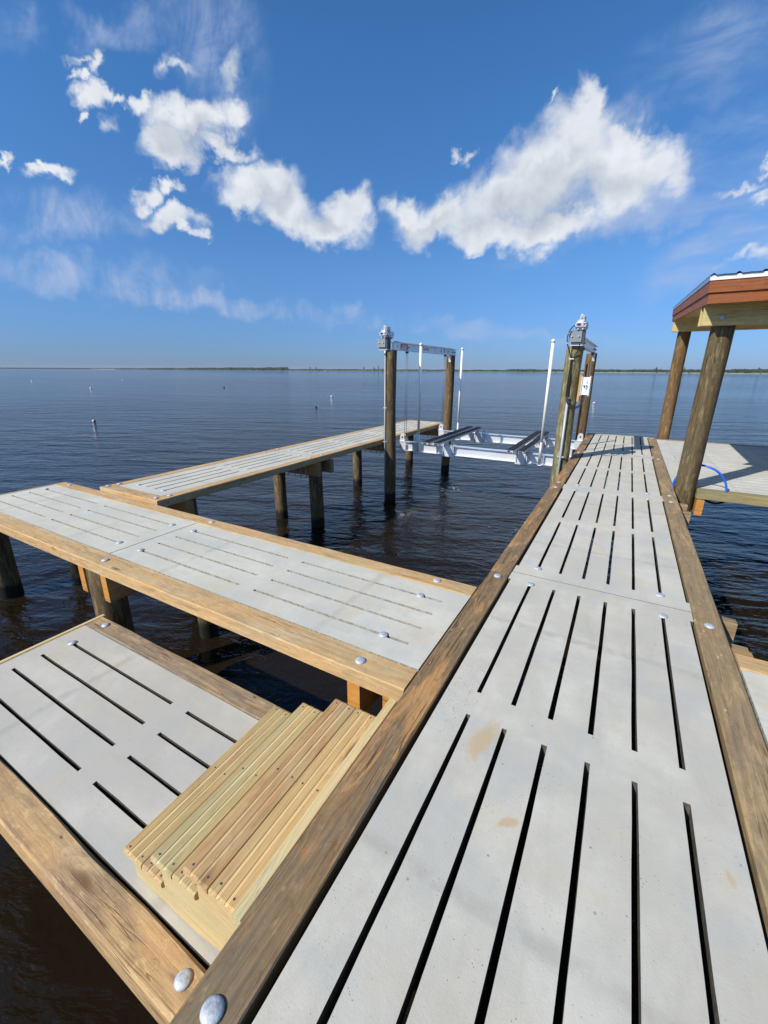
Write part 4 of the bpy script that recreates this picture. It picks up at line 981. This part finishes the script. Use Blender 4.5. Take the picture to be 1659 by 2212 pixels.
cab([(-0.905, 8.05, 1.12), (-0.88, 8.02, 1.03), (-0.83, 8.01, 0.955), (-0.77, 8.01, 0.935), (-0.70, 8.03, 0.965), (-0.655, 8.07, 1.03), (-0.645, 8.11, 1.10), (-0.645, 8.13, 1.15)])
cab([(-0.905, 8.05, 1.14), (-0.87, 8.03, 1.06), (-0.82, 8.02, 1.0), (-0.76, 8.05, 0.96)], 0.007)
MB().box(-0.955, -0.885, 8.06, 8.082, 1.745, 1.76).build('cable_clip', M['pvc'], cb)
for p in ((-1.0, 7.985, 2.15), (-1.003, 7.985, 2.0)): MB().tube([(p[0], p[1], p[2]-0.006), (p[0], p[1], p[2]+0.006)], 0.014, 8).build('cable_tie', M['pvc'], cb)
bx = empty('control_box', (-0.65, 8.2, 1.3), 'white control box with black switches on a tan board beside the greenish pile', 'control box')
MB().box(-0.757, -0.722, 8.10, 8.34, 1.05, 1.50).build('backing_board', wood('tan_backing_board', (0.66, 0.43, 0.19), (0.5, 0.3, 0.12), knots=0.2, axis='Z'), bx)
MB().box(-0.712, -0.588, 8.11, 8.33, 1.165, 1.455).build('enclosure', M['whitebox'], bx)
MB().box(-0.718, -0.707, 8.09, 8.35, 1.15, 1.47).build('flange', M['whitebox'], bx)
MB().box(-0.592, -0.578, 8.085, 8.355, 1.145, 1.475).build('lid', M['whitebox'], bx)
for x, z in ((-0.668, 1.315), (-0.628, 1.315)):
    k = empty('rotary_switch', (x, 8.1, z), None, None); k.parent = bx; k.location = Vector((x, 8.1, z))-Vector(bx.location)
    MB().cyl((x, 8.11, z), (x, 8.09, z), 0.011, 12).build('knob', M['black'], k); MB().box(x-0.004, x+0.006, 8.085, 8.109, z-0.022, z+0.004).build('pointer', M['black'], k)
MB().cyl((-0.632, 8.111, 1.272), (-0.632, 8.095, 1.272), 0.011, 12).build('push_button', M['conduit'], bx)
MB().box(-0.632, -0.620, 8.1085, 8.1095, 1.34, 1.385).build('sticker', M['redtext'], bx)
MB().cyl((-0.66, 8.13, 1.13), (-0.66, 8.13, 1.166), 0.018, 10).build('cable_gland', M['black'], bx)

# ------------------------------------------------------------------ floats on the water
def buoy(x, y, r, kind, label, rz=0.0):
    r *= (0.6 if kind == 'redwhite' else 0.42)
    e = empty('buoy', (x, y, WZ), label, 'buoy', 'small floats scattered over the water')
    if kind == 'redwhite':
        MB().tube([(-r*1.2, 0, r*0.35), (-r*0.9, 0, r*0.35), (-r*0.2, 0, r*0.35), (0.0, 0, r*0.35)], [r*0.3, r*0.75, r, r], 14).build('lower_half', M['buoyw'], e, (x, y, WZ), rz)
        MB().tube([(0.001, 0, r*0.35), (r*0.3, 0, r*0.35), (r*1.0, 0, r*0.35), (r*1.3, 0, r*0.35)], [r, r, r*0.75, r*0.3], 14).build('upper_half', M['buoyr'], e, (x, y, WZ), rz)
    elif kind == 'stick':
        MB().tube([(-r*3, 0, 0.01), (-r*2.4, 0, r*0.3), (r*1.2, 0, r*0.45), (r*1.8, 0, r*0.5)], [r*0.25, r*0.7, r, r*0.6], 12).build('float_body', M['buoyg'], e, (x, y, WZ), rz)
        MB().tube([(r*1.8, 0, r*0.8), (r*4.0, 0, r*1.0)], r*0.3, 8).build('float_stick', M['buoyw'], e, (x, y, WZ), rz)
    else:
        MB().tube([(-r*1.5, 0, r*0.2), (-r*0.9, 0, r*0.3), (r*0.4, 0, r*0.55), (r*1.1, 0, r*0.6), (r*1.45, 0, r*0.6)], [r*0.25, r*0.55, r*0.85, r*0.8, r*0.4], 14).build('float_body', M['buoyw'], e, (x, y, WZ), rz)
        MB().tube([(-r*1.3, 0, 0.0), (0, 0, -r*0.1), (r*1.4, 0, 0.02)], [r*0.3, r*0.62, r*0.3], 12).build('float_base', M['black'], e, (x, y, WZ), rz)
YR = YAW
buoy(-26.9, 13.05, 0.12, 'redwhite', 'nearest float, red and white, left part of the water above the finger pier', 0.9)
buoy(-22.33, 28.0, 0.11, 'stick', 'dark green float with a white stick, above the middle of the finger pier', YR)
buoy(-29.75, 40.1, 0.21, 'white', 'white float just beyond the dark green one with the stick', YR)
buoy(-2.69, 45.8, 0.20, 'white', 'white float right of the far right lift pile', YR)
buoy(-73.5, 36.1, 0.26, 'white', 'white float far out, upper right of the red and white one', YR)
buoy(-126.1, 49.1, 0.30, 'white', 'leftmost tiny white float far out on the water', YR)
buoy(-60.3, 50.8, 0.20, 'stick', 'tiny dark float far out, left of the lift and above the finger pier', YR)
buoy(-125.6, 70.4, 0.22, 'white', 'tiny pale float farthest out, below the wooded point', YR)
# small boat moored off the far shore, seen between the right lift piles
def boat(px, d, L, label):
    v = pixdir(px, 803); az = math.degrees(math.atan2(v.x, v.y)); x, y, _ = pol(az, d); rz = -R(az)
    e = empty('motor_boat', (x, y, WZ), label, 'boat', 'small boats off the far shore')
    mb = MB(); rings = []
    for f, w, k_ in ((-0.5, 0.9, 0.0), (-0.2, 1.0, 0.0), (0.2, 0.92, 0.05), (0.42, 0.5, 0.2), (0.5, 0.06, 0.35)):
        xx = f*L; ww = w*L*0.17; rings.append([(xx, -ww, 0.95+k_), (xx, -ww*0.7, -0.1), (xx, 0, -0.3), (xx, ww*0.7, -0.1), (xx, ww, 0.95+k_)])
    mb.loft(rings); mb.build('hull', M['hull'], e, (x, y, WZ), rz)
    MB().prism([(-0.15*L, 0.96), (0.12*L, 0.96), (0.06*L, 1.9), (-0.13*L, 1.95)], -0.8, 0.8).build('cabin', M['hull'], e, (x, y, WZ), rz)
    MB().box(-0.54*L, -0.505*L, -0.2, 0.2, 0.0, 1.2).build('outboard_motor', M['black'], e, (x, y, WZ), rz)
boat(1257.5, 1180, 8.5, 'small white boat seen in the gap between the two right lift piles')
boat(703, 1600, 6.5, 'tiny white boat off the marsh left of the lift')
# ------------------------------------------------------------------ air
hz = MB().box(-6200, 3200, -300, 6200, WZ-1.2, 34).build('haze', None or bpy.data.materials.new('pale_air'))
hm = hz.data.materials[0]; hm.use_nodes = True; ht = NT(hm.node_tree); ht.n.clear()
pvv = ht.node('ShaderNodeVolumePrincipled'); pvv.inputs['Color'].default_value = (0.80, 0.88, 1.0, 1); pvv.inputs['Density'].default_value = 0.00006
ht.l.new(pvv.outputs[0], ht.node('ShaderNodeOutputMaterial').inputs['Volume'])
tag(hz, kind='stuff', label='thin pale blue haze over the water', cat='haze')
